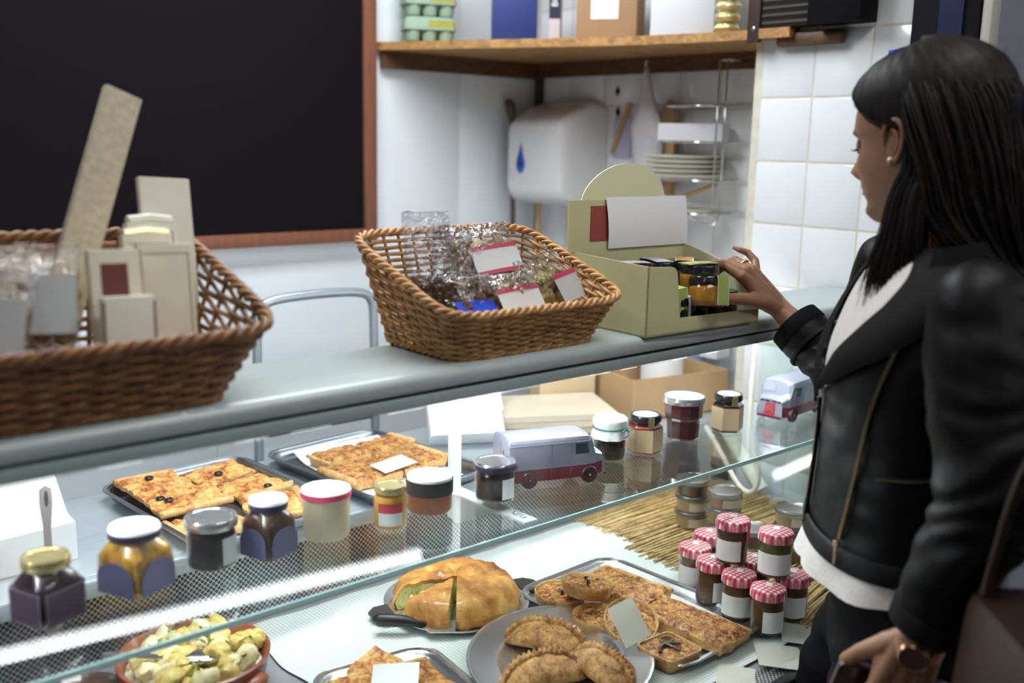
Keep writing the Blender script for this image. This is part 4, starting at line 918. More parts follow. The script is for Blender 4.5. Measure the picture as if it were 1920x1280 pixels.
round_quiche('round quiche with an orange and green topping, lying over two others', (1.243, 1.182, zq + .031), (RX(6), RX(6), 1), .047, 6)
round_quiche('round quiche lying flat under the others, left side of the tray', (1.212, 1.124, zq), (0, 0, 2), .044, 9)
round_quiche('round quiche leaning on its edge behind the cream card', (1.236, 1.072, zq + .010), (RX(12), RX(-24), .5), .047, 12)
slice_('quiche_slab', 'rectangular quiche slab at the back of the steel tray', 'quiche slab', (1.338, 1.180, zq + .003), (0, 0, RX(6)), .095, .150, .023, quiche, crust_p, 81, None, (('r', .005), ('b', .005)), 0, .004)
slice_('quiche_slab', 'long browned quiche slab along the right of the steel tray', 'quiche slab', (1.325, 1.010, zq + .003), (0, 0, RX(4)), .085, .180, .023, quiche, crust_p, 83, None, (('r', .004),), 0, .004)
t = thing('square_tart', 'small square tart with dark pepper strips at the front of the tray', 'tart', (1.222, .972, zq), RX(-3)); s_ = .040
G().lathe([(s_ * .86, 0, 8), (s_, .021, 8), (s_, .023, 8), (s_ * .94, .023, 8), (s_ * .90, .018, 8)], 96, wob=lambda a, z: 1 + .010 * math.sin(a * 40)).obj('pastry_case', crust_p, t, angle=60)
G().sheet(lambda u, v: ((u - .5) * s_ * 1.86, (v - .5) * s_ * 1.86, .0195 + .002 * N(u * 6, v * 6, 3)), 14, 14).obj('filling', quiche, t)
pep = M('dark_pepper_strip', (.045, .012, .014), .3, coat=.4)
for pts in (((-.028, -.006), (-.012, .010), (.010, .006), (.022, -.004)), ((-.004, .012), (.004, 0), (.002, -.020))):
    G().tube(chaikin([(x, y, .0235) for x, y in pts], 2), .0032, 8, flat=.6).obj('pepper_strip', pep, t, angle=180)
G().tube([(.012 + .012 * math.cos(a), .018 + .009 * math.sin(a), .0235) for a in [2 * PI * k / 20 for k in range(20)]], .002, 6, closed=True).obj('courgette_ring', M('courgette', (.22, .20, .05), .5), t, angle=180)
c = card('blank cream card leaning upright among the quiches', (1.190, 1.022, zq + .052), (0, 0, 0), .046, .068)
c.matrix_world = frame_from((1.168, 1.020, zq + .022), (1.205, .995, zq + .045), (1.175, 1.060, zq + .085)) @ Matrix.Translation((.023, .030, .004))
# ---- front tray with slices
tray('baking_tray', 'steel tray of pizza pieces at the lower edge of the deck', (.815, 1.140, ZC), RX(-8), .215, .250, .016, tray_m)
slice_('pizza_piece', 'thick pale pizza piece with tomato at the back of the lower tray', 'pizza slice', (.822, 1.225, ZC + .009), (RX(12), RX(-4), RX(20)), .075, .065, .018, pizza_t, crust_p, 91, None, ())
slice_('pizza_piece', 'pizza piece at the left of the lower tray', 'pizza slice', (.772, 1.188, ZC + .009), (RX(6), RX(6), RX(10)), .075, .075, .018, pizza_t, crust_p, 93, None, ())
slice_('pizza_piece', 'dark browned pizza piece under the white card on the lower tray', 'pizza slice', (.848, 1.150, ZC + .006), (RX(0), RX(2), RX(-8)), .085, .110, .018, browned, crust_p, 95, None, (('b', .006),))
card('blank white card on the pizza pieces at the lower edge', (.805, 1.150, ZC + .040), (RX(16), RX(-4), RX(-40)), .070, .060, card_w)

# ---- straw mat, gingham lidded jars, tubs, cards
straw = food('straw', [(.25, (.34, .20, .06)), (.5, (.60, .42, .17)), (.75, (.76, .60, .32))], 25, bmp=.1)
g = G(); rr = random.Random(5)
for k in range(215):
    v = k / 214; y = .872 + .675 * v + rr.uniform(-.002, .002); fan = (.55 - v) * 22 if v < .55 else 0
    x0 = 1.545 + (.02 if v > .7 else -.035 * (1 - v)) + rr.uniform(-.022, .012); x1 = 2.03 - rr.uniform(0, .03); a = RX(fan * .9 + rr.uniform(-3.5, 3.5)); ln = (x1 - x0)
    if y + ln * math.sin(a) > 1.525: a = RX(rr.uniform(-4, 0))
    z = ZD + .0026 + .0042 * (k % 3 == 0); p0 = Vector((x0, y, z)); p1 = Vector((x0 + ln * math.cos(a), min(1.522, y + ln * math.sin(a)), z + rr.uniform(-.0004, .0025)))
    g.tube([p0, (p0 + p1) / 2 + Vector((0, 0, rr.uniform(0, .002))), p1], rr.uniform(.0019, .0031), 5, flat=.8)
tag(g.obj('straw_mat', straw, angle=180), 'mat of loose golden straw on the right of the deck under the jars', 'straw mat', kind='stuff')
ging = check('red_gingham', (.86, .83, .83), (.66, .18, .22), (.50, .02, .06), .0088, .45)
sauce_b = M('brown_sauce', (.075, .028, .012), .25, var=.3, vs=40, coat=.5); sauce_g = M('green_pickle', (.07, .085, .012), .25, var=.4, vs=40, coat=.5)
def ging_jar(label, loc, rz, cont, lab_a=(-120, -10), strip=False):
    t = thing('gingham_jar', label, 'jar', loc, rz); r = .0295
    G().lathe([(r * .85, .001), (r * .95, .004), (r * .96, .050), (r * .90, .060), (r * .80, .066)], 28).obj('contents', cont, t)
    G().lathe([(r * .88, 0), (r, .004), (r, .052), (r * .94, .061), (r * .86, .067)], 28, caps=False).obj('glass', jglass, t, angle=180)
    G().lathe([(r * 1.02, .063), (r * 1.06, .064), (r * 1.06, .073), (r * 1.0, .079), (r * .80, .0815), (.001, .082)], 32).obj('lid', ging, t)
    arc_label(t, r, .008, .046, *lab_a, lab_w)
    G().box((.004, .002, .0828), (.016, .011, .0006), .5).obj('lid_label', white_l, t, smooth=False)
    if strip: G().box((r * math.cos(RX(-75)) * 1.05, r * math.sin(RX(-75)) * 1.05, .056), (.008, .002, .030), RX(15)).obj('seal_strip', pink, t, smooth=False)
    return t
zj = ZD + .0085
ging_jar('gingham lidded jar with a red seal strip, leftmost of the group on the straw', (1.479, 1.128, zj), 0, sauce_b, (-205, -92), True)
ging_jar('gingham lidded jar of brown sauce in the front row, second from the left', (1.452, 1.065, zj), 0, sauce_b, (-138, -84))
ging_jar('gingham lidded jar in the middle of the front row, third from the left', (1.440, .998, zj), 0, sauce_b, (-208, -102))
ging_jar('gingham lidded jar nearest the front edge of the deck', (1.430, .930, zj), 0, sauce_b, (-158, -80))
ging_jar('gingham lidded jar at the right end, beneath the jar of green pickle', (1.512, .936, zj), 0, sauce_b, (-210, -90))
ging_jar('gingham lidded jar half hidden behind the leftmost one', (1.552, 1.152, zj), 0, sauce_b, (-210, -90))
ging_jar('gingham lidded jar in the back row beneath the two stacked jars', (1.517, 1.020, zj), 0, sauce_b, (-210, -90))
ging_jar('gingham lidded jar stacked on top at the left, turned with a white label', (1.468, 1.038, zj + .0835), RX(-8), sauce_b, (-198, -104), True)
ging_jar('gingham lidded jar of green pickle stacked on top at the right', (1.478, .954, zj + .0835), 0, sauce_g, (-212, -88))
tubp = thin_glass('tub_plastic', (.86, .87, .87), .10, .25); tubl = thin_glass('tub_lid_plastic', (.72, .74, .75), .16, .3)
def tub(label, loc, cont, lab=None):
    t = thing('deli_tub', label, 'tub', loc, 0); r = .036
    G().lathe([(r * .86, .001), (r * .94, .024), (.001, .025)], 28).obj('contents', cont, t)
    G().lathe([(r * .88, 0), (r * .97, .029)], 28, caps=False).obj('pot', tubp, t, angle=180)
    G().lathe([(r * 1.0, .027), (r * 1.04, .028), (r * 1.04, .034), (r * .98, .0355), (r * .93, .0335), (.001, .0335)], 32).obj('lid', tubl, t, angle=60)
    if lab: arc_label(t, r * .95, .005, .023, -150, -10, lab, off=.0016)
    return t
dip = M('dip_pink', (.50, .30, .22), .4, var=.1); pate = M('dark_pate', (.10, .06, .045), .4, var=.2); hum = M('hummus', (.58, .44, .28), .5, var=.08)
tan2 = M('tub_label_cream', (.66, .60, .48), .6)
for nm, x, y, items in (('the back left stack', 1.722, 1.330, (hum, hum, pate)), ('the stack in front of the hanging cable', 1.712, 1.236, (pate, hum, dip)), ('the short stack behind the gingham jars', 1.660, 1.128, (pate, pate)), ('the stack against the leather jacket', 1.735, 1.085, (pate, pate, hum))):
    for k, cm in enumerate(items):
        tub(('lowest', 'second', 'topmost')[k] + ' clear deli tub of ' + nm, (x, y, ZD + .010 + k * .0362), cm, tan2 if cm is not pate else None)
card('blank cream card on the front edge under the ends of the straw', (1.470, .883, ZD + .006), (RX(3), RX(1), RX(38)), .076, .072)
card('blank cream card on the front grille beside the steel tray', (1.370, .862, ZD + .008), (RX(4), RX(2), RX(42)), .086, .074)
card('blank cream card at the bottom edge below the steel tray', (1.262, .868, ZD + .005), (RX(2), RX(2), RX(35)), .080, .060)
# ---- cables and pipe at the right end
cab = M('white_cable', (.78, .76, .68), .5)
tag(G().tube(chaikin([(1.97, 1.360, 1.20), (1.965, 1.362, 1.12), (1.95, 1.355, 1.03), (1.945, 1.345, .93), (1.95, 1.31, .82), (1.95, 1.335, .775), (1.95, 1.375, .79), (1.96, 1.44, .86), (1.98, 1.50, .90)], 3), .006, 10).obj('power_cable', cab, angle=180), 'thick white cable looping down at the right end of the counter', 'cable')
t = thing('wire_connector', 'white connector block with blue and yellow wires under the counter top', 'connector', (1.97, 1.36, 1.195)); G().box((0, 0, .016), (.03, .02, .018), bev=.003).obj('block', white_pl, t)
for x, c_, nm in ((-.008, (.03, .12, .32), 'blue_wire'), (.006, (.62, .50, .10), 'yellow_wire')):
    G().tube(chaikin([(x, 0, .01), (x * 1.8, -.004, -.006), (x * .6, 0, -.022), (0, 0, -.032)], 2), .0018, 6).obj(nm, M(nm, c_, .5), t, angle=180)
tag(G().tube([(2.03, 1.49, .905), (2.03, 1.36, .765)], .018, 16).obj('drain_pipe', M('pale_green_pipe', (.58, .68, .58), .5)), 'pale green pipe slanting down behind the looping cable', 'pipe')
# ================================================================ corner shelf and what stands on it
pine = wood('worn_pine', (.20, .095, .030), (.50, .27, .09), 5, (2, 6, 10))
pine_d = wood('dark_pine', (.055, .024, .010), (.13, .060, .022), 5, (2, 6, 10))
ZB = 1.826
sh = thing('corner_shelf', 'worn pine corner shelf on battens above the paper dispenser', 'shelf', (2.0, 2.1, ZB))
def spart(g, nm, m, **k):
    o = g.obj(nm, m, sh, **k); o.location = (-2.0, -2.1, -ZB); return o
front = [(1.690, 2.515), (1.845, 2.175), (1.958, 1.935), (2.000, 1.835), (2.050, 1.60), (2.055, 1.39), (2.096, 1.39), (2.096, 1.52)]
spart(G().prism(front + [(XM - .004, 1.52), (XM - .004, 2.515)], ZB, ZB + .022), 'board', pine, smooth=False)
spart(G().box((2.01, 2.507, ZB - .024), (.60, .018, .048)), 'batten', pine_d)
spart(G().box((XM - .014, 2.01, ZB - .022), (.018, .97, .044)), 'batten', pine_d)
spart(G().prism([(1.715, ZB), (1.78, ZB - .048), (1.80, ZB - .048), (1.80, ZB)], -2.516, -2.499, mat=XZ), 'batten_end', pine, smooth=False)
tag(G().box((2.083, 1.352, 1.822), (.026, .170, .030), bev=.008).obj('wall_bar', pine_d), 'dark wooden bar fixed to the tiled column beyond the shelf', 'bar')
tag(G().box((2.318, 2.50, 1.63), (.02, .02, .36)).obj('corner_pipe', M('pipe_brown', (.05, .035, .03), .6)), 'thin brown pipe running down the wall corner', 'pipe')
ZT = ZB + .0225
eggm = M('egg_carton_green', (.27, .37, .28), .85, var=.08, bmp=.3, bs=120); eggl = M('egg_label_yellow', (.36, .37, .06), .6, var=.1, vs=60)
def egg_carton(label, loc, rz):
    t = thing('egg_carton', label, 'egg carton', loc, rz)
    for i in range(3):
        for j in range(2): G().lathe([(.012, 0), (.019, .004), (.023, .022), (.0245, .034)], 14, (-.047 + .047 * i, -.0235 + .047 * j, 0)).obj('egg_cup', eggm, t)
    G().loft([[(x, y, z) for x, y in rrect(.148 * k, .102 * k, .014)] for k, z in ((1.0, .033), (1.0, .038), (.96, .058), (.88, .068))]).obj('carton_lid', eggm, t, angle=50)
    G().box((.03, -.0515, .049), (.07, .002, .020), (RX(8), 0, 0)).obj('paper_label', eggl, t); return t
for k in range(3):
    for j, (x, y) in enumerate(((1.792, 2.452),)):
        egg_carton(('lowest', 'second', 'third')[k] + ' green egg carton of the stack on the corner shelf', (1.815, 2.43, ZT + k * .0685), RX(-28 + 3 * k))
tag(G().box((1.968, 2.235, ZT + .101), (.125, .17, .20), RX(-40), bev=.002).obj('blue_box', M('royal_blue_card', (.018, .035, .17), .55)), 'plain royal blue box on the corner shelf', 'box')
t = thing('tall_carton', 'narrow white carton with dark lettering between the blue and brown boxes', 'box', (2.035, 2.135, ZT), RX(-46))
G().box((0, 0, .10), (.030, .14, .20), bev=.001).obj('body', M('carton_white', (.55, .52, .54), .5), t)
G().box((0, -.0705, .125), (.0305, .001, .13)).obj('dark_panel', M('ink_navy', (.015, .015, .04), .5), t, smooth=False)
def text(s, size, m, T, parent, name='lettering'):
    c = bpy.data.curves.new(name, 'FONT'); c.body = s; c.size = size; c.extrude = .0002; c.align_x = 'CENTER'; c.align_y = 'CENTER'
    o = bpy.data.objects.new(name, c); COL.objects.link(o); dg = bpy.context.evaluated_depsgraph_get(); me = bpy.data.meshes.new_from_object(o.evaluated_get(dg)); COL.objects.unlink(o); bpy.data.objects.remove(o)
    me.materials.clear(); me.materials.append(m); o = bpy.data.objects.new(name, me); COL.objects.link(o); o.parent = parent; o.matrix_local = T; return o
text('BC', .024, white_pl, Matrix.Translation((0, -.0715, .105)) @ Euler((PI / 2, -PI / 2, 0), 'XYZ').to_matrix().to_4x4(), t)
brownbox = M('brown_carton', (.36, .22, .12), .8, var=.05, vs=10)
def plain_box(name, label, loc, rz, d, m, lab=None):
    t = thing(name, label, 'box', loc, rz); G().box((0, 0, d[2] / 2), d, bev=.0015).obj('body', m, t)
    G().box((0, 0, d[2] + .0006), (d[0], .025, .0012)).obj('tape', M('parcel_tape', (.45, .33, .2), .3), t)
    if lab: G().box(lab[0], lab[1]).obj('label', white_l, t, smooth=False)
    return t
plain_box('cardboard_box', 'brown cardboard box with a white label on the corner shelf', (2.135, 2.02, ZT), RX(-58), (.165, .13, .19), brownbox, ((-.005, -.0656, .115), (.075, .001, .11)))
plain_box('white_box', 'plain white box on the corner shelf beside the brown box', (2.195, 1.80, ZT), RX(-62), (.165, .15, .19), M('white_card', (.66, .70, .76), .5))
t = thing('gold_jar_stack', 'column of sparkling gold foil sweets in clear wrap on the shelf', 'sweets', (2.115, 1.610, ZT)); foil = M('gold_foil', (.78, .72, .42), .16, .85, bmp=.8, bs=90, bd=.01)
for k in range(7): G().ball((0, 0, .014 + k * .026), (.032, .032, .0158), 16, 8, fn=lambda q, k=k: 1 + .10 * N(q.x * 5 + k, q.y * 5, q.z * 5)).obj('foil_sweet', foil, t)
t = thing('wood_cased_speaker', 'dark brown speaker cabinet with a ribbed grille and screwed side plate', 'speaker', (2.085, 1.42, ZT)); spk = M('speaker_brown', (.045, .022, .020), .5)
G().box((-.008, -.018, .125), (.036, .140, .25), bev=.003).obj('cabinet', M('grille_dark', (.015, .011, .010), .7, spec=.2), t)
G().box((-.026, .068, .112), (.014, .034, .285), 0, bev=.002).obj('side_plate', spk, t)
for z in (.000, .085): G().lathe([(.005, 0), (.005, .002), (.002, .003)], 12, mat=Matrix.Translation((-.033, .066, z)) @ Euler((0, -PI / 2, 0), 'XYZ').to_matrix().to_4x4()).obj('screw', silver if z < .01 else black_m, t)
for k in range(14): G().box((-.0268, -.018, .012 + k * .0165), (.0016, .132, .006)).obj('grille_rib', M('grille_rib_brown', (.05, .036, .03), .5), t, smooth=False)
tag(G().box((2.10 - .042, 1.262, 1.957), (.07, .130, .22), 0, bev=.003).obj('black_box', M('matt_black', (.004, .004, .005), .7, spec=.1)), 'plain black box mounted on the tiled column above the wooden bar', 'box')
# ================================================================ towel dispenser, pole, hanging bags, wire rack
t = thing('paper_towel_dispenser', 'white paper towel dispenser with a blue drop on its front', 'dispenser', (XM - .002, 2.325, 1.388))
rings = []
for x, z0, z1, k in ((0, .0, .31, 1), (-.06, .0, .316, 1), (-.135, .004, .285, 1), (-.172, .012, .262, .98), (-.190, .034, .250, .94), (-.194, .055, .238, .90)):
    rings.append([(x, y * k, (z0 + z1) / 2 + z) for y, z in rrect(.245, z1 - z0, .026)])
G().loft(rings).obj('cover', M('dispenser_white', (.66, .66, .67), .25, coat=.3), t, angle=50)
def drop(s): return [(0, .030 * s)] + [(.0125 * s * math.sin(a) * (1 if a < PI else 1), -.008 * s - .0125 * s * math.cos(a) * -1 * -1) for a in []] + [(.006 * s, .010 * s), (.0115 * s, -.006 * s), (.0115 * s, -.017 * s), (.006 * s, -.026 * s), (0, -.028 * s), (-.006 * s, -.026 * s), (-.0115 * s, -.017 * s), (-.0115 * s, -.006 * s), (-.006 * s, .010 * s)]
T = Matrix.Translation((-.1945, .052, .140)) @ Matrix.Scale(1.55, 4) @ Matrix(((0, 0, -1, 0), (-1, 0, 0, 0), (0, 1, 0, 0), (0, 0, 0, 1)))
dr = G().prism(drop(1), 0, .0015, mat=T).obj('blue_drop', M('drop_blue', (.010, .11, .55), .3, coat=.4), t, smooth=False)
G().prism(drop(.62), .0015, .0022, mat=T @ Matrix.Translation((-.001, -.002, 0))).obj('drop_centre', M('drop_navy', (.008, .02, .12), .3), dr, smooth=False)
tag(G().tube([(2.185, 2.466, 1.285), (2.185, 2.466, 1.34), (2.175, 2.47, 1.66)], .0085, 12).tube([(2.175, 2.47, 1.655), (2.174, 2.47, 1.672), (2.168, 2.47, 1.692), (2.150, 2.46, 1.70)], [.012, .016, .017, .012], 12).obj('broom_pole', M('pole_brown', (.08, .055, .042), .5)), 'brown pole with a dark curved cap leaning in the wall corner', 'pole')
bpy.data.objects['broom_pole'].scale = (1, 1, 1)
tag(G().tube([(2.26, 2.42, .0), (2.245, 2.41, 1.39)], .010, 10).obj('wooden_stick', M('stick_tan', (.50, .33, .16), .6)), 'light wooden stick standing under the paper towel dispenser', 'stick')
filmb = thin_glass('carrier_film', (.80, .80, .82), .22, .22, gain=1.1, bmp=.8, bs=40); white_f = M('bag_white_film', (.62, .61, .64), .45, bmp=.7, bs=45, bd=.01)
def hang_bag(label, top, w, h, m, seed, d=.05):
    t = thing('hanging_bag', label, 'plastic bag', top); rings = []
    for k in range(15):
        v = k / 14; hw = (.006 + (w / 2 - .006) * min(1, v * 1.9) ** 1.3) * (1 - .12 * max(0, v - .8) * 5); dd = .006 + d / 2 * min(1, v * 1.5) * math.sin(min(1, .35 + v) * PI * .8)
        rings.append([(max(-.045, dd * math.cos(a) * (1 + .2 * N(a * 2, v * 6, seed)) - dd * .2), hw * math.sin(a) * (1 + .14 * N(math.sin(a) * 3, v * 5, seed + 4)) - .03 * v, -v * h) for a in [2 * PI * q / 22 for q in range(22)]])
    G().loft(rings).obj('bag', m, t, angle=180); G().tube([(0, 0, .018), (.0, .006, .012), (0, 0, -.008)], .0035, 6).obj('knot', m, t); return t
hang_bag('white plastic bag hanging from the shelf batten left of the wire rack', (2.275, 2.005, 1.795), .115, .33, white_f, 3, .06)
t = thing('kraft_envelope', 'brown card envelope standing behind the wire rack', 'envelope', (2.29, 1.955, 1.44))
G().prism([(-.055, 0), (.05, .0), (.065, .17), (-.03, .265), (-.055, .25)], -.006, .006, mat=YZ @ Matrix.Rotation(RX(0), 4, 'Z')).obj('body', kraft_b, t, smooth=False)
G().prism([(-.055, .16), (.06, .14), (.062, .165), (-.03, .262), (-.055, .25)], -.0085, -.0065, mat=YZ).obj('flap', M('kraft_dark', (.30, .19, .10), .8), t, smooth=False)
tag(G().box((XM - .012, 2.135, 1.625), (.012, .012, .16), (RX(24), 0, 0)).obj('paint_stirrer', M('stirrer_tan', (.48, .32, .17), .7)), 'slanting flat wooden stick against the tiles by the dispenser', 'stick')
tag(G().box((XM - .004, 2.135, 1.60), (.004, .07, .12)).obj('notice', M('lilac_paper', (.50, .48, .66), .6)), 'small lilac notice on the tiles beside the dispenser', 'notice')
chrome = M('chrome_wire', (.62, .62, .64), .15, .95)
rk = thing('wire_rack', 'chrome wire rack with four curved tiers hung on the tiled wall', 'rack', (2.22, 1.775, 1.38))
RW, RD = .19, .10
def rp(g, nm): return g.obj(nm, chrome, rk, angle=180)
for y in (-.095, -.070): rp(G().tube([(.0, y, .42), (.0, y, .02)], .0024, 8), 'upright')
rp(G().tube(chaikin([(.0, -.095, .02), (-.01, -.09, -.012), (-.03, -.05, .0), (-.05, -.02, .02)], 2), .0024, 8), 'foot_loop')
rp(G().tube([(.095, -.095, .42), (.0, -.095, .42), (.0, -.07, .42), (.095, -.07, .42)], .0024, 8), 'hook')
for z in (.302, .208, .108, .020):
    pts = [(.10 , -.10, z), (-.0, -.10, z), (-.05, -.07, z), (-.062, .0, z), (-.05, .07, z), (.0, .10, z), (.10, .10, z)]
    rp(G().tube(chaikin(pts, 2), .0026, 8), 'tier_hoop'); rp(G().tube([(.10, -.1, z), (.10, .1, z)], .0022, 8), 'tier_back')
    for y in (-.06, -.02, .02, .06): rp(G().tube([(.10, y, z - .001), (-.055 + abs(y) * .25, y, z - .001)], .0014, 6), 'tier_wire')
plain_box('white_box', 'small flat white box on the second tier of the wire rack', (2.245, 1.80, 1.5915), RX(24), (.075, .18, .046), M('white_card_b', (.70, .71, .76), .5))
for k in range(5):
    o = G().lathe([(.060, 0), (.095, .004), (.108, .0105), (.108, .0118), (.094, .0055), (.001, .002)], 40).obj('paper_plate', M('plate_cream', (.72, .70, .62), .6)); o.location = (2.225, 1.815, 1.4915 + k * .0125)
    tag(o, ('lowest', 'second', 'third', 'fourth', 'topmost')[k] + ' cream paper plate of the stack on the third rack tier', 'plate', 'paper plates on the rack')
tag(G().lathe([(.06, 0), (.078, .003), (.079, .005), (.001, .004)], 36, (2.225, 1.80, 1.4035)).obj('cake_board', M('board_cream', (.70, .68, .52), .6)), 'cream round cake board on the lowest tier of the wire rack', 'cake board')
tag(G().tube([(2.20, 1.87, 1.415), (2.25, 1.72, 1.478)], .006, 8).obj('rolling_stick', M('stick_tan2', (.46, .30, .15), .6)), 'thin wooden stick slanting over the lowest rack tier', 'stick')
t = thing('cleaner_bottle', 'small bottle with a pink and black label behind the display box', 'bottle', (2.27, 1.84, 1.18)); G().lathe([(.018, 0), (.02, .003), (.02, .12), (.010, .14), (.010, .16)], 20).obj('bottle', M('bottle_white', (.75, .75, .78), .3), t); G().lathe([(.0205, .092), (.0205, .108)], 20, caps=False).obj('label_pink', M('hot_pink', (.75, .04, .25), .4), t); G().lathe([(.0205, .108), (.0205, .122)], 20, caps=False).obj('label_black', black_m, t); G().lathe([(.011, .158), (.011, .175), (.001, .176)], 16).obj('cap', blue_l, t)
tag(G().box((2.29, 1.84, 1.09), (.06, .3, .178)).obj('wall_ledge', white_pl), 'white ledge against the tiled wall behind the counter', 'ledge')
# grey tubular stool behind the worktop
t = thing('tubular_stool', 'grey tubular steel stool frame standing behind the rear worktop', 'stool', (1.225, 2.06, 0)); tg = M('tube_grey', (.36, .42, .47), .35, .6)
G().tube(chaikin([(-.165, 0, 0), (-.160, 0, 1.14), (-.155, 0, 1.205), (-.10, 0, 1.222), (.10, 0, 1.222), (.150, 0, 1.205), (.155, 0, 1.14), (.165, 0, 0)], 3), .011, 12).obj('back_loop', tg, t, angle=180)
G().box((0, .07, .72), (.33, .30, .03), bev=.008).obj('seat', M('seat_blue_grey', (.05, .06, .11), .6), t)
G().box((0, .0, .93), (.30, .012, .06), bev=.004).obj('back_bar', bpy.data.materials['seat_blue_grey'], t)
for x in (-.15, .15): G().tube([(x, .20, .71), (x, .22, 0)], .011, 10).obj('leg', tg, t, angle=180)
# ================================================================ the customer
def remesh(g, voxel, it=4, fac=.5):
    me = bpy.data.meshes.new('tmp'); me.from_pydata(g.v, [], g.f); o = bpy.data.objects.new('tmp', me); COL.objects.link(o)
    m = o.modifiers.new('r', 'REMESH'); m.mode = 'VOXEL'; m.voxel_size = voxel; m.use_smooth_shade = True
    s = o.modifiers.new('s', 'SMOOTH'); s.factor = fac; s.iterations = it
    dg = bpy.context.evaluated_depsgraph_get(); dg.update(); ev = bpy.data.meshes.new_from_object(o.evaluated_get(dg))
    v = [x.co.copy() for x in ev.vertices]; f = [tuple(p.vertices) for p in ev.polygons]; nn = [x.normal.copy() for x in ev.vertices]
    bpy.data.objects.remove(o); bpy.data.meshes.remove(me); bpy.data.meshes.remove(ev); return v, f, nn
def lerp_tab(tab, z):
    if z <= tab[0][0]: return tab[0][1:]
    for (a, *p), (b, *q) in zip(tab[:-1], tab[1:]):
        if z <= b:
            t = (z - a) / (b - a); return [x + (y - x) * t for x, y in zip(p, q)]
    return tab[-1][1:]
def smooth_tab(tab, n=4):
    # Catmull-Rom resample of a table sorted by its first column
    out = []
    for i in range(len(tab) - 1):
        p0, p1, p2, p3 = tab[max(0, i - 1)], tab[i], tab[i + 1], tab[min(len(tab) - 1, i + 2)]
        for k in range(n):
            t = k / n; out.append([.5 * (2 * b + (c - a) * t + (2 * a - 5 * b + 4 * c - d) * t * t + (3 * b - a - 3 * c + d) * t ** 3) for a, b, c, d in zip(p0, p1, p2, p3)])
    out.append(list(tab[-1])); return out
skin, nt, b = nmat('brown_skin'); v_ = texco(nt)
L(nt, ramp(nt, noise_n(nt, v_, 30, 4), [(.3, (.26, .128, .070)), (.7, (.32, .162, .092))]), b.inputs['Base Color']); b.inputs['Roughness'].default_value = .45
b.inputs['Subsurface Weight'].default_value = .12; b.inputs['Subsurface Radius'].default_value = (.012, .004, .002); bump(nt, b, noise_n(nt, v_, 420, 2), .08, .001)
leather = M('black_leather', (.0042, .0040, .0050), .48, bmp=.25, bs=55, bd=.003, var=.3, vs=12, spec=.16)
suede = M('black_suede', (.006, .0055, .006), .8, bmp=.2, bs=300, spec=.15)
denim = M('black_trousers', (.005, .005, .0065), .9, spec=.15, bmp=.2, bs=400)
knit = M('white_knit', (.62, .60, .58), .85, bmp=.6, bs=260, var=.06, vs=60)
hair_m, nt, b = nmat('dark_hair'); L(nt, ramp(nt, noise_n(nt, texco(nt, (60, 60, 4)), 2, 3), [(.3, (.004, .0032, .003)), (.7, (.012, .0085, .007))]), b.inputs['Base Color']); b.inputs['Roughness'].default_value = .55; b.inputs['Specular IOR Level'].default_value = .18
brass = M('brass_zip', (.50, .38, .19), .3, .9)
nailm = M('nail_pale', (.50, .30, .26), .3, coat=.4)
pw = thing('person', 'woman in black leather jacket reaching for a jar, seen from behind her left', 'person', (1.33, .665, 0))
PO = Vector((1.33, .665, 0))
def wp(g, nm, m, parent=None, **k):
    o = g.obj(nm, m, **k)
    o.parent = parent or pw
    o.location = -PO if not parent else (0, 0, 0)
    return o
PHI = math.radians(133); FW = Vector((math.cos(PHI), math.sin(PHI), 0)); LF = Vector((-math.sin(PHI), math.cos(PHI), 0))
# ---- torso surface: z, half width, half depth, forward shift
TT = smooth_tab([(1.035, .172, .106, .012), (1.10, .164, .104, .010), (1.18, .160, .103, .008), (1.25, .166, .108, .004), (1.30, .176, .108, -.002), (1.345, .184, .099, -.010), (1.39, .186, .086, -.020), (1.425, .160, .074, -.028), (1.45, .112, .064, -.030), (1.475, .078, .058, -.028)])
def torso(ang, z, off=0):
    a, b_, yc = lerp_tab(TT, z); s, c = math.sin(ang), math.cos(ang); e = 2.25; k = (abs(s) ** e + abs(c) ** e) ** (-1 / e)
    return PO + FW * ((b_ + off) * c * k + yc) + LF * ((a + off) * s * k) + Vector((0, 0, z))
def ring(z, off=0, n=48): return [torso(2 * PI * i / n, z, off) for i in range(n)]
# ---- head
HC = Vector((1.35, .686, 1.588)); HR = Matrix.Rotation(math.radians(-9), 4, 'X'); HM = Matrix.Translation(HC) @ HR
HT = smooth_tab([(-.104, .052, .012, .026, .028), (-.098, .074, .016, .034, .030), (-.088, .0845, .02, .042, .035), (-.080, .0865, .03, .048, .040), (-.070, .0830, .04, .053, .048), (-.058, .0860, .055, .058, .055), (-.045, .0880, .068, .062, .06), (-.030, .0880, .080, .066, .065), (-.010, .0880, .088, .069, .07), (.012, .0865, .094, .071, .072), (.026, .0905, .097, .073, .073), (.045, .0885, .098, .073, .073), (.065, .0810, .094, .0705, .07), (.085, .0660, .082, .062, .062), (.102, .0440, .060, .047, .047), (.113, .018, .030, .024, .024), (.1155, .002, .003, .003, .003)], 5)
HT = [(r[0], r[1], r[2], r[3]) for r in HT]
def gs(x, m, s): return math.exp(-((x - m) / s) ** 2)
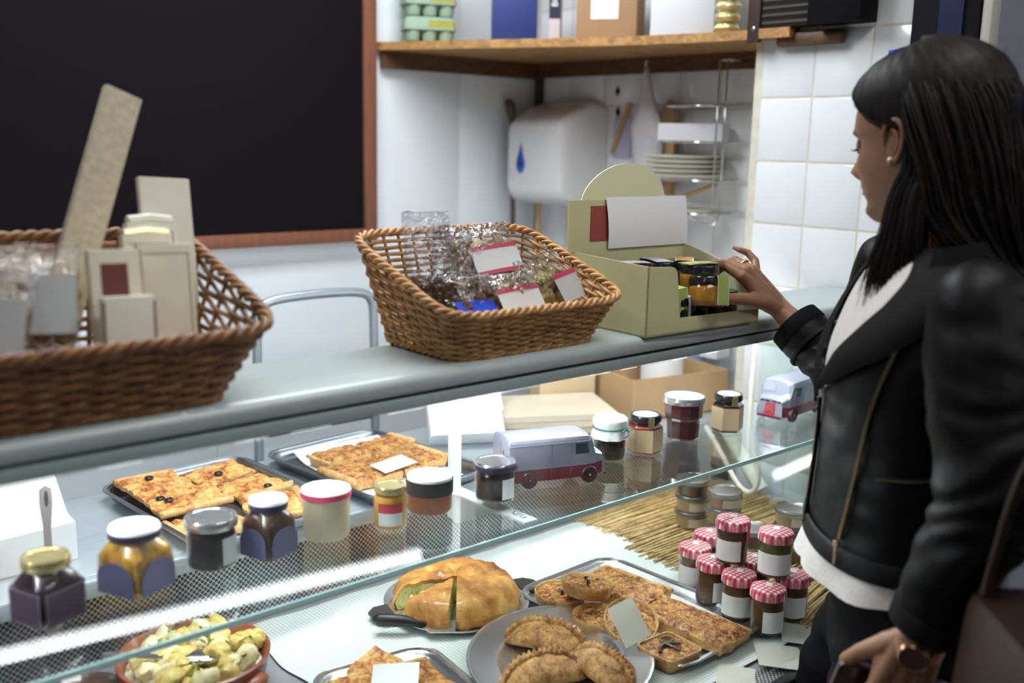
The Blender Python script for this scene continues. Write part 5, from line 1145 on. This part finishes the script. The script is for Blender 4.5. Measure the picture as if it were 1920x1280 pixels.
def head_pt(z, a, thick=0):
    yf, yb, hw = lerp_tab(HT, z); s, c = math.sin(a), math.cos(a)     # a = 0 to her right, 90 deg front
    x = hw * math.copysign(abs(c) ** .92, c); y = (yf if s > 0 else yb) * math.copysign(abs(s) ** .88, s)
    if s > 0:
        nb = 0
        if -.040 < z < .016:
            if z > -.024: nb = .0255 * ((.016 - z) / .040) ** 1.25
            else: nb = .0255 * max(0, (z + .040) / .016) ** .55
        sg = .0058 + .0062 * max(0, min(1, (.012 - z) / .036)); y += nb * math.exp(-(x / sg) ** 2)
        y += .0035 * gs(abs(x), .0115, .005) * gs(z, -.030, .006)                                   # nostril wings
        y -= .0085 * gs(abs(x), .030, .012) * gs(z, .008, .010)                                     # eye sockets
        y += .0030 * gs(abs(x), .030, .015) * gs(z, .026, .007)                                     # brow
        y += .0045 * gs(abs(x), .040, .016) * gs(z, -.018, .016)                                    # cheekbone
        y += (.0058 * gs(z, -.0462, .0036) + .0062 * gs(z, -.0575, .0042) - .0020 * gs(z, -.0518, .0016)) * gs(x, 0, .017)   # lips
        y += .003 * gs(z, -.083, .008) * gs(x, 0, .016)
    if thick: 
        d = Vector((x, y, (z - .01) * .8)); d.normalize(); return Vector((x, y, z)) + d * thick
    return Vector((x, y, z))
body = G()
zs = [-.104 + .2195 * (k / 120) for k in range(121)]; na = 120
body.loft([[HM @ head_pt(z, 2 * PI * i / na) for i in range(na)] for z in zs])
# neck and chest under the clothes
nk = [(Vector((1.352, .648, 1.42)), .072, .060), (Vector((1.352, .650, 1.455)), .058, .054), (Vector((1.351, .658, 1.49)), .051, .052), (Vector((1.350, .668, 1.53)), .050, .054), (Vector((1.350, .674, 1.57)), .048, .054)]
body.loft([[p + Vector((rx * math.cos(a), ry * math.sin(a), 0)) for a in [2 * PI * k / 40 for k in range(40)]] for p, rx, ry in nk])
body.loft([ring(z, -.012) for z in (1.05, 1.15, 1.25, 1.30, 1.345, 1.39, 1.42, 1.445)])
# ---- hands
def chain(g, pts, radii, seg=14):
    P = [Vector(p) for p in pts]; Q = []; R_ = []
    for i in range(len(P) - 1):
        for k in range(5): t = k / 5; Q.append(P[i].lerp(P[i + 1], t)); R_.append(radii[i] + (radii[i + 1] - radii[i]) * t)
    Q.append(P[-1]); R_.append(radii[-1]); g.tube(Q, R_, seg); g.ball(tuple(P[-1]), radii[-1] * 1.0, 14, 9)
    for p, r in zip(P[1:-1], radii[1:-1]): g.ball(tuple(p), r * 1.03, 14, 9)
def make_hand(wrist, arm_far, mcps, fingers, thumb, wr=(.027, .019)):
    g = G(); W = Vector(wrist)
    axis = (W - Vector(arm_far)).normalized()
    side = (Vector(mcps[0]) - Vector(mcps[3])).normalized(); side = (side - axis * side.dot(axis)).normalized(); nrm_ = axis.cross(side)
    A = Vector(arm_far)
    rg = []
    for t, rx, ry in ((0, .038, .034), (.4, .036, .031), (.75, .030, .024), (.95, .0265, .0195), (1.08, .027, .019)):
        p = A.lerp(W, t); rg.append([p + side * rx * math.cos(a) + nrm_ * ry * math.sin(a) for a in [2 * PI * k / 20 for k in range(20)]])
    g.loft(rg)
    Kc = sum((Vector(m) for m in mcps), Vector()) / 4
    for i, m in enumerate(mcps):
        m = Vector(m); base = W + side * (.016 - .0105 * i)
        g.tube([base.lerp(m, t) for t in (0, .33, .66, 1)], [.0145, .0140, .0125, .0108], 14); g.ball(tuple(m), .0112, 14, 9)
    for m, f, sc in zip(mcps, fingers, (1.0, 1.03, .98, .86)): chain(g, [m] + list(f), [.0102 * sc, .0090 * sc, .0080 * sc, .0066 * sc])
    chain(g, [W + side * .012] + list(thumb), [.0150, .0150, .0112, .0098, .0076])
    # web between thumb and index
    g.tube([Vector(thumb[0]).lerp(Vector(mcps[0]), t) for t in (.1, .5, .9)], [.0115, .0100, .0100], 12)
    v, f, n = remesh(g, .0021, 5, .5); return v, f
R_mcp = [(1.503, 1.080, 1.354), (1.526, 1.088, 1.362), (1.551, 1.094, 1.360), (1.573, 1.098, 1.350)]
R_f = [[(1.492, 1.114, 1.373), (1.468, 1.116, 1.374), (1.444, 1.108, 1.370)], [(1.520, 1.122, 1.371), (1.494, 1.124, 1.362), (1.470, 1.117, 1.352)], [(1.552, 1.132, 1.374), (1.530, 1.140, 1.366), (1.508, 1.138, 1.354)], [(1.592, 1.116, 1.372), (1.590, 1.132, 1.386), (1.574, 1.142, 1.392)]]
R_t = [(1.545, 1.060, 1.307), (1.482, 1.064, 1.317), (1.446, 1.066, 1.320), (1.418, 1.072, 1.318)]
RW_, RE = Vector((1.602, 1.060, 1.287)), Vector((1.612, .905, 1.172))
v, f = make_hand(RW_, RW_.lerp(RE, .75), R_mcp, R_f, R_t); body.add(v, f)
LW, LE, LS = Vector((1.145, .525, 1.000)), Vector((1.138, .468, 1.190)), Vector((1.195, .522, 1.398))
hd = (LW - LE).normalized(); sd = Vector((-.66, .72, .0)); sd = (sd - hd * sd.dot(hd)).normalized(); nd = -hd.cross(sd)
def lp(a, s, n): return LW + hd * a + sd * s + nd * n
L_mcp = [lp(.088, .030, .004), lp(.092, .010, .008), lp(.088, -.010, .006), lp(.080, -.028, 0)]
sg = 1
L_f = [[lp(.118, .034, -.014), lp(.126, .030, -.038), lp(.112, .026, -.052)], [lp(.126, .012, -.012), lp(.134, .010, -.038), lp(.116, .010, -.054)], [lp(.120, -.010, -.014), lp(.126, -.010, -.038), lp(.108, -.008, -.052)], [lp(.106, -.028, -.014), lp(.110, -.026, -.034), lp(.096, -.022, -.046)]]
L_t = [lp(.030, .030, -.012), lp(.062, .050, -.026), lp(.088, .056, -.040), lp(.110, .052, -.050)]
v, f = make_hand(LW, LW.lerp(LE, .7), L_mcp, L_f, L_t); body.add(v, f)
bo = wp(body, 'body', skin, angle=180)
# face details
def patch(nm, m, x0, x1, zf0, zf1, off, nu=14, nv=4, side=-1, parent=None):
    def fn(u, v):
        x = x0 + (x1 - x0) * u; z = zf0(u) + (zf1(u) - zf0(u)) * v; yf, yb, hw = lerp_tab(HT, z); c = min(.999, abs(x) / hw) ** (1 / .92); a = math.acos(c); p = head_pt(z, a if x > 0 else PI - a)
        return HM @ (p + Vector((x * .1, off, 0)).normalized() * abs(off))
    return wp(G().sheet(fn, nu, nv), nm, m, angle=180)
lipm = M('lip_brown', (.20, .055, .050), .35, coat=.2); browm = M('eyebrow_dark', (.012, .008, .006), .8)
for s in (-1, 1):
    patch('eyebrow', browm, s * .014, s * .048, lambda u: .0235 + .006 * math.sin(u * 2.2) - .006 * u, lambda u: .0235 + .006 * math.sin(u * 2.2) - .006 * u + .0062 * (1 - .8 * u), .0012)
    eye = HM @ Vector((s * .031, .0685, .006))
    wp(G().ball(tuple(eye), .0118, 16, 12), 'eyeball', M('eye_white', (.55, .52, .50), .15, coat=.5), angle=180)
    wp(G().ball(tuple(HM @ Vector((s * .0315, .0785, .0015))), (.0050, .0028, .0050), 12, 8), 'iris', M('iris_brown', (.03, .014, .008), .15), angle=180)
    wp(G().sheet(lambda u, v: tuple(HM @ (Vector((s * .031, .0685, .006)) + Vector(((u - .5) * .027, math.sqrt(max(0, .0134 ** 2 - ((u - .5) * .027) ** 2 * .9)) * math.cos(v * 1.0 - .05), .0134 * math.sin(v * 1.35 - .16))))), 14, 8), 'eyelid', skin, angle=180)
    g = G()
    for k in range(12):
        u = k / 11 - .5; p = Vector((s * .031 + u * .026, .0685 + math.sqrt(max(0, .0136 ** 2 - (u * .026) ** 2)), .0040)); g.tube([HM @ p, HM @ (p + Vector((u * .003 + s * .001, .0035, -.0018))), HM @ (p + Vector((u * .005 + s * .002, .0062, -.0004)))], [.0006, .0004, .0002], 4)
    wp(g, 'eyelashes', browm)
patch('lips', lipm, -.021, .021, lambda u: -.0515 - .0085 * math.sin(PI * u) ** .8, lambda u: -.0505 + .0062 * math.sin(PI * u) ** .7 - .001 * gs(u, .5, .08), .0009, 20, 8)
for s in (-1, 1):
    g = G(); ex = s * .0715
    hp = [(ex, .016, -.004), (ex + s * .006, .018, .012), (ex + s * .010, .010, .028), (ex + s * .013, -.004, .032), (ex + s * .014, -.014, .022), (ex + s * .012, -.014, .006), (ex + s * .008, -.006, -.012), (ex + s * .004, .004, -.024), (ex + s * .001, .011, -.026), (ex, .012, -.016)]
    g.tube([HM @ Vector(p) for p in chaikin(hp, 2)], .0036, 8); g.ball(tuple(HM @ Vector((ex + s * .002, .0, .004))), (.006, .016, .027), 14, 10); g.ball(tuple(HM @ Vector((ex + s * .003, .009, -.022))), (.0045, .0062, .0075), 12, 8)
    g.tube([HM @ Vector(p) for p in chaikin([(ex + s * .008, .004, .020), (ex + s * .011, -.004, .014), (ex + s * .010, -.006, .0), (ex + s * .006, .002, -.012)], 2)], .0026, 8)
    wp(g, 'ear', skin, angle=180)
    wp(G().ball(tuple(HM @ Vector((ex + s * .009, .009, -.020))), .0032, 14, 9), 'earring', M('pearl', (.80, .76, .70), .2, coat=.6), angle=180)
# fingernails of the reaching hand, ring
for tip, prev in ((R_f[0][2], R_f[0][1]), (R_t[3], R_t[2]), (R_f[3][2], R_f[3][1])):
    d = (Vector(tip) - Vector(prev)).normalized(); p = Vector(tip) + d * .006
    side_ = d.cross(Vector((-.7, -.45, .2))).normalized(); up_ = side_.cross(d).normalized() * (1 if side_.cross(d).dot(Vector((-.6, -.6, .3))) > 0 else -1)
    wp(G().sheet(lambda u, v: tuple(p + up_ * (.0052 - .0022 * (2 * u - 1) ** 2) + side_ * (.0045 * (2 * u - 1)) * (1 - .35 * v * v) + d * (-.007 + .015 * v)), 6, 6), 'fingernail', nailm, angle=180)
d = (Vector(R_f[2][0]) - Vector(R_mcp[2])).normalized(); cc = Vector(R_mcp[2]).lerp(Vector(R_f[2][0]), .45); x_ = d.orthogonal().normalized(); y_ = d.cross(x_)
wp(G().tube([cc + x_ * .0106 * math.cos(a) + y_ * .0106 * math.sin(a) for a in [2 * PI * k / 24 for k in range(24)]], .0020, 8, closed=True), 'finger_ring', M('ring_gold', (.70, .58, .32), .2, .95), angle=180)
# ---- jacket
g = G(); g.loft([ring(z) for z in (1.035, 1.07, 1.10, 1.14, 1.18, 1.22, 1.25, 1.28, 1.30, 1.32, 1.345, 1.37, 1.39, 1.41, 1.425, 1.44)])
RS = PO + LF * -.160 + FW * -.006 + Vector((0, 0, 1.402))
def sleeve(P, R_):
    Q = chaikin(P, 2); n = len(Q); acc_ = [0]
    for i in range(n - 1): acc_.append(acc_[-1] + (Q[i + 1] - Q[i]).length)
    tot = acc_[-1]; k = len(R_) - 1; rad = []
    for s in acc_:
        q = s / tot * k; i = min(k - 1, int(q)); rad.append(R_[i] + (R_[i + 1] - R_[i]) * (q - i))
    g.tube(Q, rad, 24); g.ball(tuple(Q[0]), rad[0], 20, 14)
RC = RW_.lerp(RE, .20)
sleeve([RS, RS.lerp(RE, .5), RE + Vector((.004, -.01, -.006)), RE.lerp(RC, .5), RC], [.058, .060, .057, .055, .051, .047])
LC = LW.lerp(LE, .10)
sleeve([LS, LS.lerp(LE, .5), LE + Vector((-.004, -.012, .0)), LE.lerp(LC, .5), LC], [.060, .064, .060, .057, .051, .044])
v, f, nn = remesh(g, .0062, 3, .5)
V2 = []
for p, n_ in zip(v, nn):
    w = .0032 * N(p.x * 9, p.y * 9, p.z * 26) + .0022 * N(p.x * 22, p.y * 22, p.z * 40 + 7)
    if (p - LE).length < .16 or (p - RE).length < .16: w += .0040 * math.sin((p.z + .25 * p.y) * 150 + 6 * N(p.x * 12, p.y * 12, p.z * 12)) * (1 - min((p - LE).length, (p - RE).length) / .16)
    V2.append(p + n_ * w)
jk = wp(G().add(V2, f), 'jacket', leather, angle=180)
def jpart(g, nm, m, **k):
    o = g.obj(nm, m, jk, **k); return o
# sleeve cuffs
for a_, b_, r_ in ((RC, RE, .048), (LC, LE, .046)):
    d = (b_ - a_).normalized(); jpart(G().tube([a_ - d * .004, a_ - d * .002, a_ + d * .022, a_ + d * .026], [r_ * .92, r_ * 1.02, r_ * 1.05, r_ * .98], 28), 'cuff', suede, angle=50)
d = (RE - RC).normalized(); jpart(G().tube([RC + d * .046, RC + d * .048, RC + d * .054, RC + d * .056], [.050, .0535, .0535, .050], 28), 'cuff_strap', leather, angle=50)
# hem band
jpart(G().loft([ring(1.030, .001), ring(1.032, .005), ring(1.056, .006), ring(1.060, .003)], caps=False), 'hem_band', leather, angle=60)
# white top: the V at the chest and the tail below the hem
def surf_sheet(inner, outer, off, nv=8, nu=24):
    def fn(u, v):
        n = len(inner) - 1; q = u * n; i = min(n - 1, int(q)); t = q - i
        a = [inner[i][k] + (inner[i + 1][k] - inner[i][k]) * t for k in (0, 1)]; b_ = [outer[i][k] + (outer[i + 1][k] - outer[i][k]) * t for k in (0, 1)]
        an = a[0] + (b_[0] - a[0]) * v; z = a[1] + (b_[1] - a[1]) * v
        return torso(math.radians(an), z, off(u, v) if callable(off) else off)
    return G().sheet(fn, nu, nv)
top_ = wp(surf_sheet([(-34, 1.46), (-30, 1.42), (-24, 1.385), (-15, 1.345), (-8, 1.31), (-2, 1.278)], [(38, 1.46), (35, 1.42), (29, 1.385), (19, 1.345), (8, 1.31), (0, 1.278)], lambda u, v: .0045 + .0008 * N(u * 30, v * 20), 12, 30), 'white_top', knit, angle=180)
tail = G().loft([[torso(2 * PI * i / 60, 1.05, -.004) for i in range(60)], [torso(2 * PI * i / 60, 1.036, .004 + .003 * math.sin(i * .9)) + Vector((0, 0, -.016)) for i in range(60)], [torso(2 * PI * i / 60, 1.036, .010 + .005 * math.sin(i * .9)) + Vector((0, 0, -.036 - .004 * math.sin(i * .35))) for i in range(60)]], caps=False)
o = tail.obj('top_hem', knit, top_, angle=180)
# lapels and collar
jpart(surf_sheet([(36, 1.462), (33, 1.42), (27, 1.383), (17, 1.343), (6, 1.305), (-2, 1.262)], [(80, 1.452), (72, 1.415), (64, 1.37), (44, 1.322), (18, 1.275), (-1, 1.248)], lambda u, v: .007 + .006 * math.sin(PI * v) , 10, 30), 'lapel', suede, angle=180)
jpart(surf_sheet([(-36, 1.462), (-32, 1.42), (-26, 1.375), (-17, 1.325), (-9, 1.28), (-3, 1.238)], [(-72, 1.452), (-66, 1.415), (-58, 1.37), (-40, 1.318), (-20, 1.262), (-5, 1.226)], lambda u, v: .007 + .006 * math.sin(PI * v), 10, 30), 'lapel', suede, angle=180)
def coll(u, v):
    an = math.radians(52 + 256 * u); p = torso(an, 1.442 + .022 * math.sin(PI * u), .012 + .010 * (1 - v)); return p + Vector((0, 0, -.012 + .034 * v * (1 if v < .6 else 1))) - (p - PO).normalized() * .004 * v
jpart(G().sheet(coll, 40, 8), 'collar', suede, angle=180)
# zips
def zipper(path, nm='zip'):
    pts = chaikin([torso(math.radians(a), z, .0045) for a, z in path], 2); jpart(G().tube(pts, .0032, 6), nm + '_tape', suede, angle=180)
    g = G(); tot = sum((pts[i + 1] - pts[i]).length for i in range(len(pts) - 1)); n = int(tot / .0032); acc_ = 0; k = 0
    for i in range(len(pts) - 1):
        l = (pts[i + 1] - pts[i]).length
        while k * .0032 < acc_ + l:
            p = pts[i].lerp(pts[i + 1], (k * .0032 - acc_) / l); out = (p - PO); out.z = 0; out.normalize(); g.box(tuple(p + out * .0022), (.0028, .0044, .0016), math.atan2(out.y, out.x)); k += 1
        acc_ += l
    return jpart(g, nm + '_teeth', brass, smooth=False)
zipper([(49, 1.345), (47, 1.26), (43, 1.17), (37, 1.072)])
zipper([(-4, 1.235), (-6, 1.18), (-8, 1.11), (-9, 1.045)])
zipper([(57, 1.168), (74, 1.172), (98, 1.178)])
p = torso(math.radians(37), 1.066, .008); out = (p - PO); out.z = 0; out.normalize()
jpart(G().box(tuple(p + out * .003), (.005, .008, .010), math.atan2(out.y, out.x), bev=.001).box(tuple(p + out * .004 + Vector((0, 0, -.017))), (.002, .005, .022), math.atan2(out.y, out.x), bev=.0006), 'zip_pull', M('rose_brass', (.55, .36, .24), .25, .95))
for a_, z in ((14, 1.262), (3, 1.225)): jpart(G().ball(tuple(torso(math.radians(a_), z, .012)), .004, 12, 8), 'snap', M('snap_dark', (.10, .10, .11), .3, .9), angle=180)
# ---- trousers and boots
g = G(); fwh = math.radians(125); F2 = Vector((math.cos(fwh), math.sin(fwh), 0)); L2 = Vector((-math.sin(fwh), math.cos(fwh), 0))
def ell(c, a, b_, z, n=40): return [PO + F2 * (c[0] + b_ * math.cos(q)) + L2 * (c[1] + a * math.sin(q)) + Vector((0, 0, z)) for q in [2 * PI * k / n for k in range(n)]]
g.loft([ell((-.02, 0), .150, .098, 1.06), ell((-.022, 0), .158, .102, 1.0), ell((-.026, 0), .170, .108, .93), ell((-.030, 0), .172, .108, .87), ell((-.030, 0), .150, .095, .82), ell((-.03, 0), .10, .07, .79)])
for s in (-1, 1):
    yk = .05 if s < 0 else .0
    g.loft([ell((-.02, s * .082), .085, .098, .90), ell((-.012 + yk * .5, s * .084), .083, .095, .80), ell((.0 + yk, s * .084), .070, .080, .64), ell((.008 + yk, s * .080), .055, .060, .50), ell((-.01 + yk * .6, s * .078), .052, .056, .38), ell((-.02 + yk * .3, s * .076), .042, .045, .22), ell((-.02, s * .075), .038, .040, .09)])
v, f, nn = remesh(g, .008, 3); V2 = [p + n_ * (.003 * N(p.x * 8, p.y * 8, p.z * 22) + .003 * gs(p.z, .86, .08) * math.sin(p.z * 120 + 3 * N(p.x * 9, p.y * 9))) for p, n_ in zip(v, nn)]
wp(G().add(V2, f), 'trousers', denim, angle=180)
for s in (-1, 1):
    g = G(); g.loft([ell((-.02, s * .075), .044, .047, .16), ell((-.02, s * .075), .045, .050, .09), ell((.01, s * .075), .044, .085, .055), ell((.03, s * .075), .045, .120, .03), ell((.03, s * .075), .046, .122, .004)]); wp(g, 'boot', leather)
# ---- watch on the left wrist
wt = wp(G(), 'watch', brass) if False else None
wm = M('rose_gold', (.66, .40, .28), .22, .95); wc = LW + hd * .013
g = G()
for k in range(26):
    a = 2 * PI * k / 26; pc = wc + sd * .0305 * math.cos(a) + nd * .0235 * math.sin(a); tdir = (-sd * .0305 * math.sin(a) + nd * .0235 * math.cos(a)).normalized(); ndir = hd.cross(tdir)
    Rm = Matrix((tuple(tdir), tuple(hd), tuple(ndir))).transposed()
    for q in (-1, 0, 1): g.box(tuple(pc + hd * q * .0058), (.0056, .0052, .0036), Rm, bev=.0008)
wo = wp(g, 'watch_strap', wm)
cd = Vector((-.80, -.35, .30)); cd = (cd - hd * cd.dot(hd)).normalized(); cp = wc + cd * .030
Rm = Matrix((tuple(hd), tuple(cd.cross(hd)), tuple(cd))).transposed().to_4x4()
g = G().lathe([(.0175, -.004), (.019, -.003), (.019, .003), (.0165, .0055), (.0155, .0052), (.001, .0045)], 32, mat=Matrix.Translation(cp) @ Rm); wo2 = g.obj('watch_case', wm, wo)
G().lathe([(.0152, .0055), (.001, .006)], 28, mat=Matrix.Translation(cp) @ Rm).obj('watch_face', M('watch_dial', (.055, .026, .022), .2, coat=.5), wo)
# ---- hair
RH = random.Random(21)
def hair_thick(z, a):
    s, c = math.sin(a), math.cos(a); deg = math.degrees(math.atan2(s, abs(c)))      # 90 front, 0 side, -90 back
    lim = 90 if z > .086 else (12 + (z - .016) * 1000 if z > .016 else -8)           # covered where deg < lim
    if z > .074: lim = max(lim, 200)
    cov = max(0, min(1, (lim - deg) / 16)); back = max(0, min(1, (-deg + 10) / 70)); up = max(0, min(1, (z - .03) / .05))
    low = max(0, min(1, (z + .085) / .03))
    return -.006 + cov * (.0185 + .010 * back + .004 * up)
cap = G(); zc = [-.085 + .201 * k / 70 for k in range(71)]
cap.loft([[HM @ head_pt(z, 2 * PI * i / 90, hair_thick(z, 2 * PI * i / 90) + .0012 * math.sin(i * 2.2 + 3 * z / .02)) for i in range(90)] for z in zc], caps=True)
hr = wp(cap, 'hair', hair_m, angle=180)
g = G()
def strand(P, r0, n=3, flat=.45): 
    Q = chaikin(P, 2); m = len(Q); g.tube(Q, [r0 * (1 - .85 * max(0, (k / m - .55) / .45) ** 1.5) * (.04 + .96 * min(1, k / m * 4)) for k in range(m)], 4, flat=flat)
bow = Vector((0, -.128, .028))
def hs(z, deg, t): return head_pt(z, math.radians(deg), t)
# swept back from the hairline to the bow
for k in range(620):
    side = -1 if k % 4 else 1; u = RH.random()
    a0 = 90 + (2 + 88 * u) if side < 0 else 90 - (2 + 88 * u)
    z0 = .080 - .056 * u ** 1.3 + RH.uniform(-.004, .006); aim = 268 if side < 0 else -92
    p0 = hs(z0, a0, .008); p1 = hs(min(.104, z0 + .020), a0 + (aim - a0) * .40, .0185 + RH.uniform(0, .003)); p2 = hs(min(.090, z0 + .008), a0 + (aim - a0) * .75, .026 + RH.uniform(0, .003)); p3 = bow + Vector((RH.uniform(-.014, .014), .012, RH.uniform(-.014, .016)))
    strand([HM @ p for p in (p0, p1, p2, p3)], RH.uniform(.0008, .0018))
# loose lower hair
def fall(p0, mids, end, r): strand([p0] + mids + [end], r)
for k in range(2000):
    u = RH.random(); a = 184 + 172 * u; z0 = RH.uniform(-.03, .086); dp = RH.random()
    p0 = HM @ hs(z0, a, .004); pa = HM @ hs(z0 - .030, a + 2, hair_thick(max(-.05, z0 - .03), math.radians(a)) + .0015 + .010 * dp)
    left = 1 - u; jx, jy = RH.uniform(-.010, .010), RH.uniform(-.010, .010)
    ls = Vector((1.262 + .140 * u + jx - .012 * dp * left, .636 - .085 * math.sin(PI * u) - .030 * dp + jy, 1.482)); mid = pa.lerp(ls, .5) + Vector((-.008 * left, -.012, 0))
    bk = PO + FW * (-.112 - dp * .03) + LF * (.165 - .30 * u) + Vector((jx, jy, 1.37 + RH.uniform(-.05, .02)))
    en = bk + Vector((RH.uniform(-.01, .01), RH.uniform(-.01, .01), -.10 - RH.random() * .08))
    fall(p0, [pa, mid, ls, bk], en, RH.uniform(.0008, .0021))
# hair falling forward past the ear over the near collar
for k in range(700):
    u = RH.random(); p0 = HM @ hs(RH.uniform(-.01, .05), 186 + 24 * u, .004); pa = HM @ hs(-.02, 186 + 22 * u, .016 + RH.uniform(0, .006)); j = Vector((RH.uniform(-.010, .010), RH.uniform(-.012, .012), 0))
    m1 = Vector((1.272 - .006 * u, .676 - .036 * u, 1.53)) + j; m2 = Vector((1.266 - .012 * u, .684 - .050 * u, 1.47)) + j; en = Vector((1.262 + .01 * u, .696 - .055 * u, 1.425 - RH.random() * .055)) + j * 1.6
    fall(p0, [pa, m1, m2], en, RH.uniform(.0006, .0015))
# far side hair hanging in front of the right shoulder, with wisps
for k in range(240):
    u = RH.random(); p0 = HM @ hs(RH.uniform(-.02, .03), -4 - 30 * u, .004); j = Vector((RH.uniform(-.010, .010), RH.uniform(-.014, .014), 0))
    m1 = Vector((1.425, .690 - .02 * u, 1.50)) + j; m2 = Vector((1.428, .716 + .010 * u, 1.44)) + j; en = Vector((1.432 - .02 * u, .738 + .030 * RH.random(), 1.395 - RH.random() * .05)) + j * 1.4
    fall(p0, [m1, m2], en, RH.uniform(.0006, .0018))
o = g.obj('hair_strands', hair_m, hr, angle=180); tag(o, kind='stuff')
g = G()
for k in range(60):      # flyaways round the crown and hairline
    a = RH.uniform(185, 300); z = RH.uniform(.06, .105); p0 = hs(z, a, .018); p1 = hs(min(.114, z + .004), a + RH.uniform(-4, 4), .024 + RH.uniform(0, .006)); p2 = hs(min(.114, z + .008), a + RH.uniform(2, 12), .022 + RH.uniform(0, .014))
    g.tube([HM @ p for p in chaikin([p0, p1, p2], 2)], .00018, 3)
o = g.obj('flyaway_hair', hair_m, hr, angle=180); tag(o, kind='stuff')
bw = M('ribbon_black', (.012, .012, .020), .5)
B0 = HM @ bow
g = G()
for s in (-1, 1): g.loft([[B0 + Vector((s * x, -.006 - y, z)) for y, z in ((-.004, -h), (.004, -h), (.004, h), (-.004, h))] for x, h in ((.002, .006), (.018, .011), (.032, .014), (.034, .013))])
g.box(tuple(B0 + Vector((0, -.008, 0))), (.012, .014, .016), bev=.003); g.box(tuple(B0 + Vector((-.004, -.028, .004))), (.020, .034, .022), (.2, 0, .1), bev=.003)
wp(g, 'hair_bow', bw)
# ================================================================ her bag, phone, paper
tan_b = M('brown_leather_bag', (.022, .009, .005), .42, var=.25, vs=10, bmp=.15, bs=120)
t = thing('handbag', 'brown leather handbag hanging behind her left arm', 'handbag', (1.055, .352, .83), RX(45))
G().loft([[(x * k, y * k, z) for x, y in rrect(.26, .10, .03)] for k, z in ((.94, 0), (1.0, .02), (1.0, .16), (.93, .25), (.86, .27))]).obj('body', tan_b, t, angle=50)
G().tube([(-.11, -.045, .272), (0, -.04, .276), (.11, -.045, .272)], .003, 6).obj('zip', brass, t)
for sy in (-1, 1): G().tube(chaikin([(-.09, sy * .035, .25), (-.07, sy * .02, .42), (0, 0, .54), (.07, sy * .02, .42), (.09, sy * .035, .25)], 3), .006, 8).obj('strap', tan_b, t, angle=180)
t = thing('mobile_phone', 'phone in a dark glitter case held in her lowered left hand', 'phone'); q0 = lp(.122, -.006, -.034)
t.matrix_world = Matrix.Translation(q0) @ Matrix((tuple(sd), tuple(hd), tuple(sd.cross(hd)))).transposed().to_4x4()
G().prism(rrect(.145, .070, .010), -.005, .004).obj('case', M('glitter_case', (.10, .075, .09), .35, .5, var=.9, vs=900), t); G().prism(rrect(.138, .064, .008), .004, .0052).obj('screen', M('phone_glass', (.01, .01, .012), .1, coat=.6), t)

packet('paper_sheet', 'grey white paper sticking up in front of the brown handbag', 'paper', (1.064, .462, .86), (1.13, .40, .85), (1.075, .485, 1.0), .085, .125, .002, M('grey_paper', (.42, .40, .42), .7), bev=.0003)
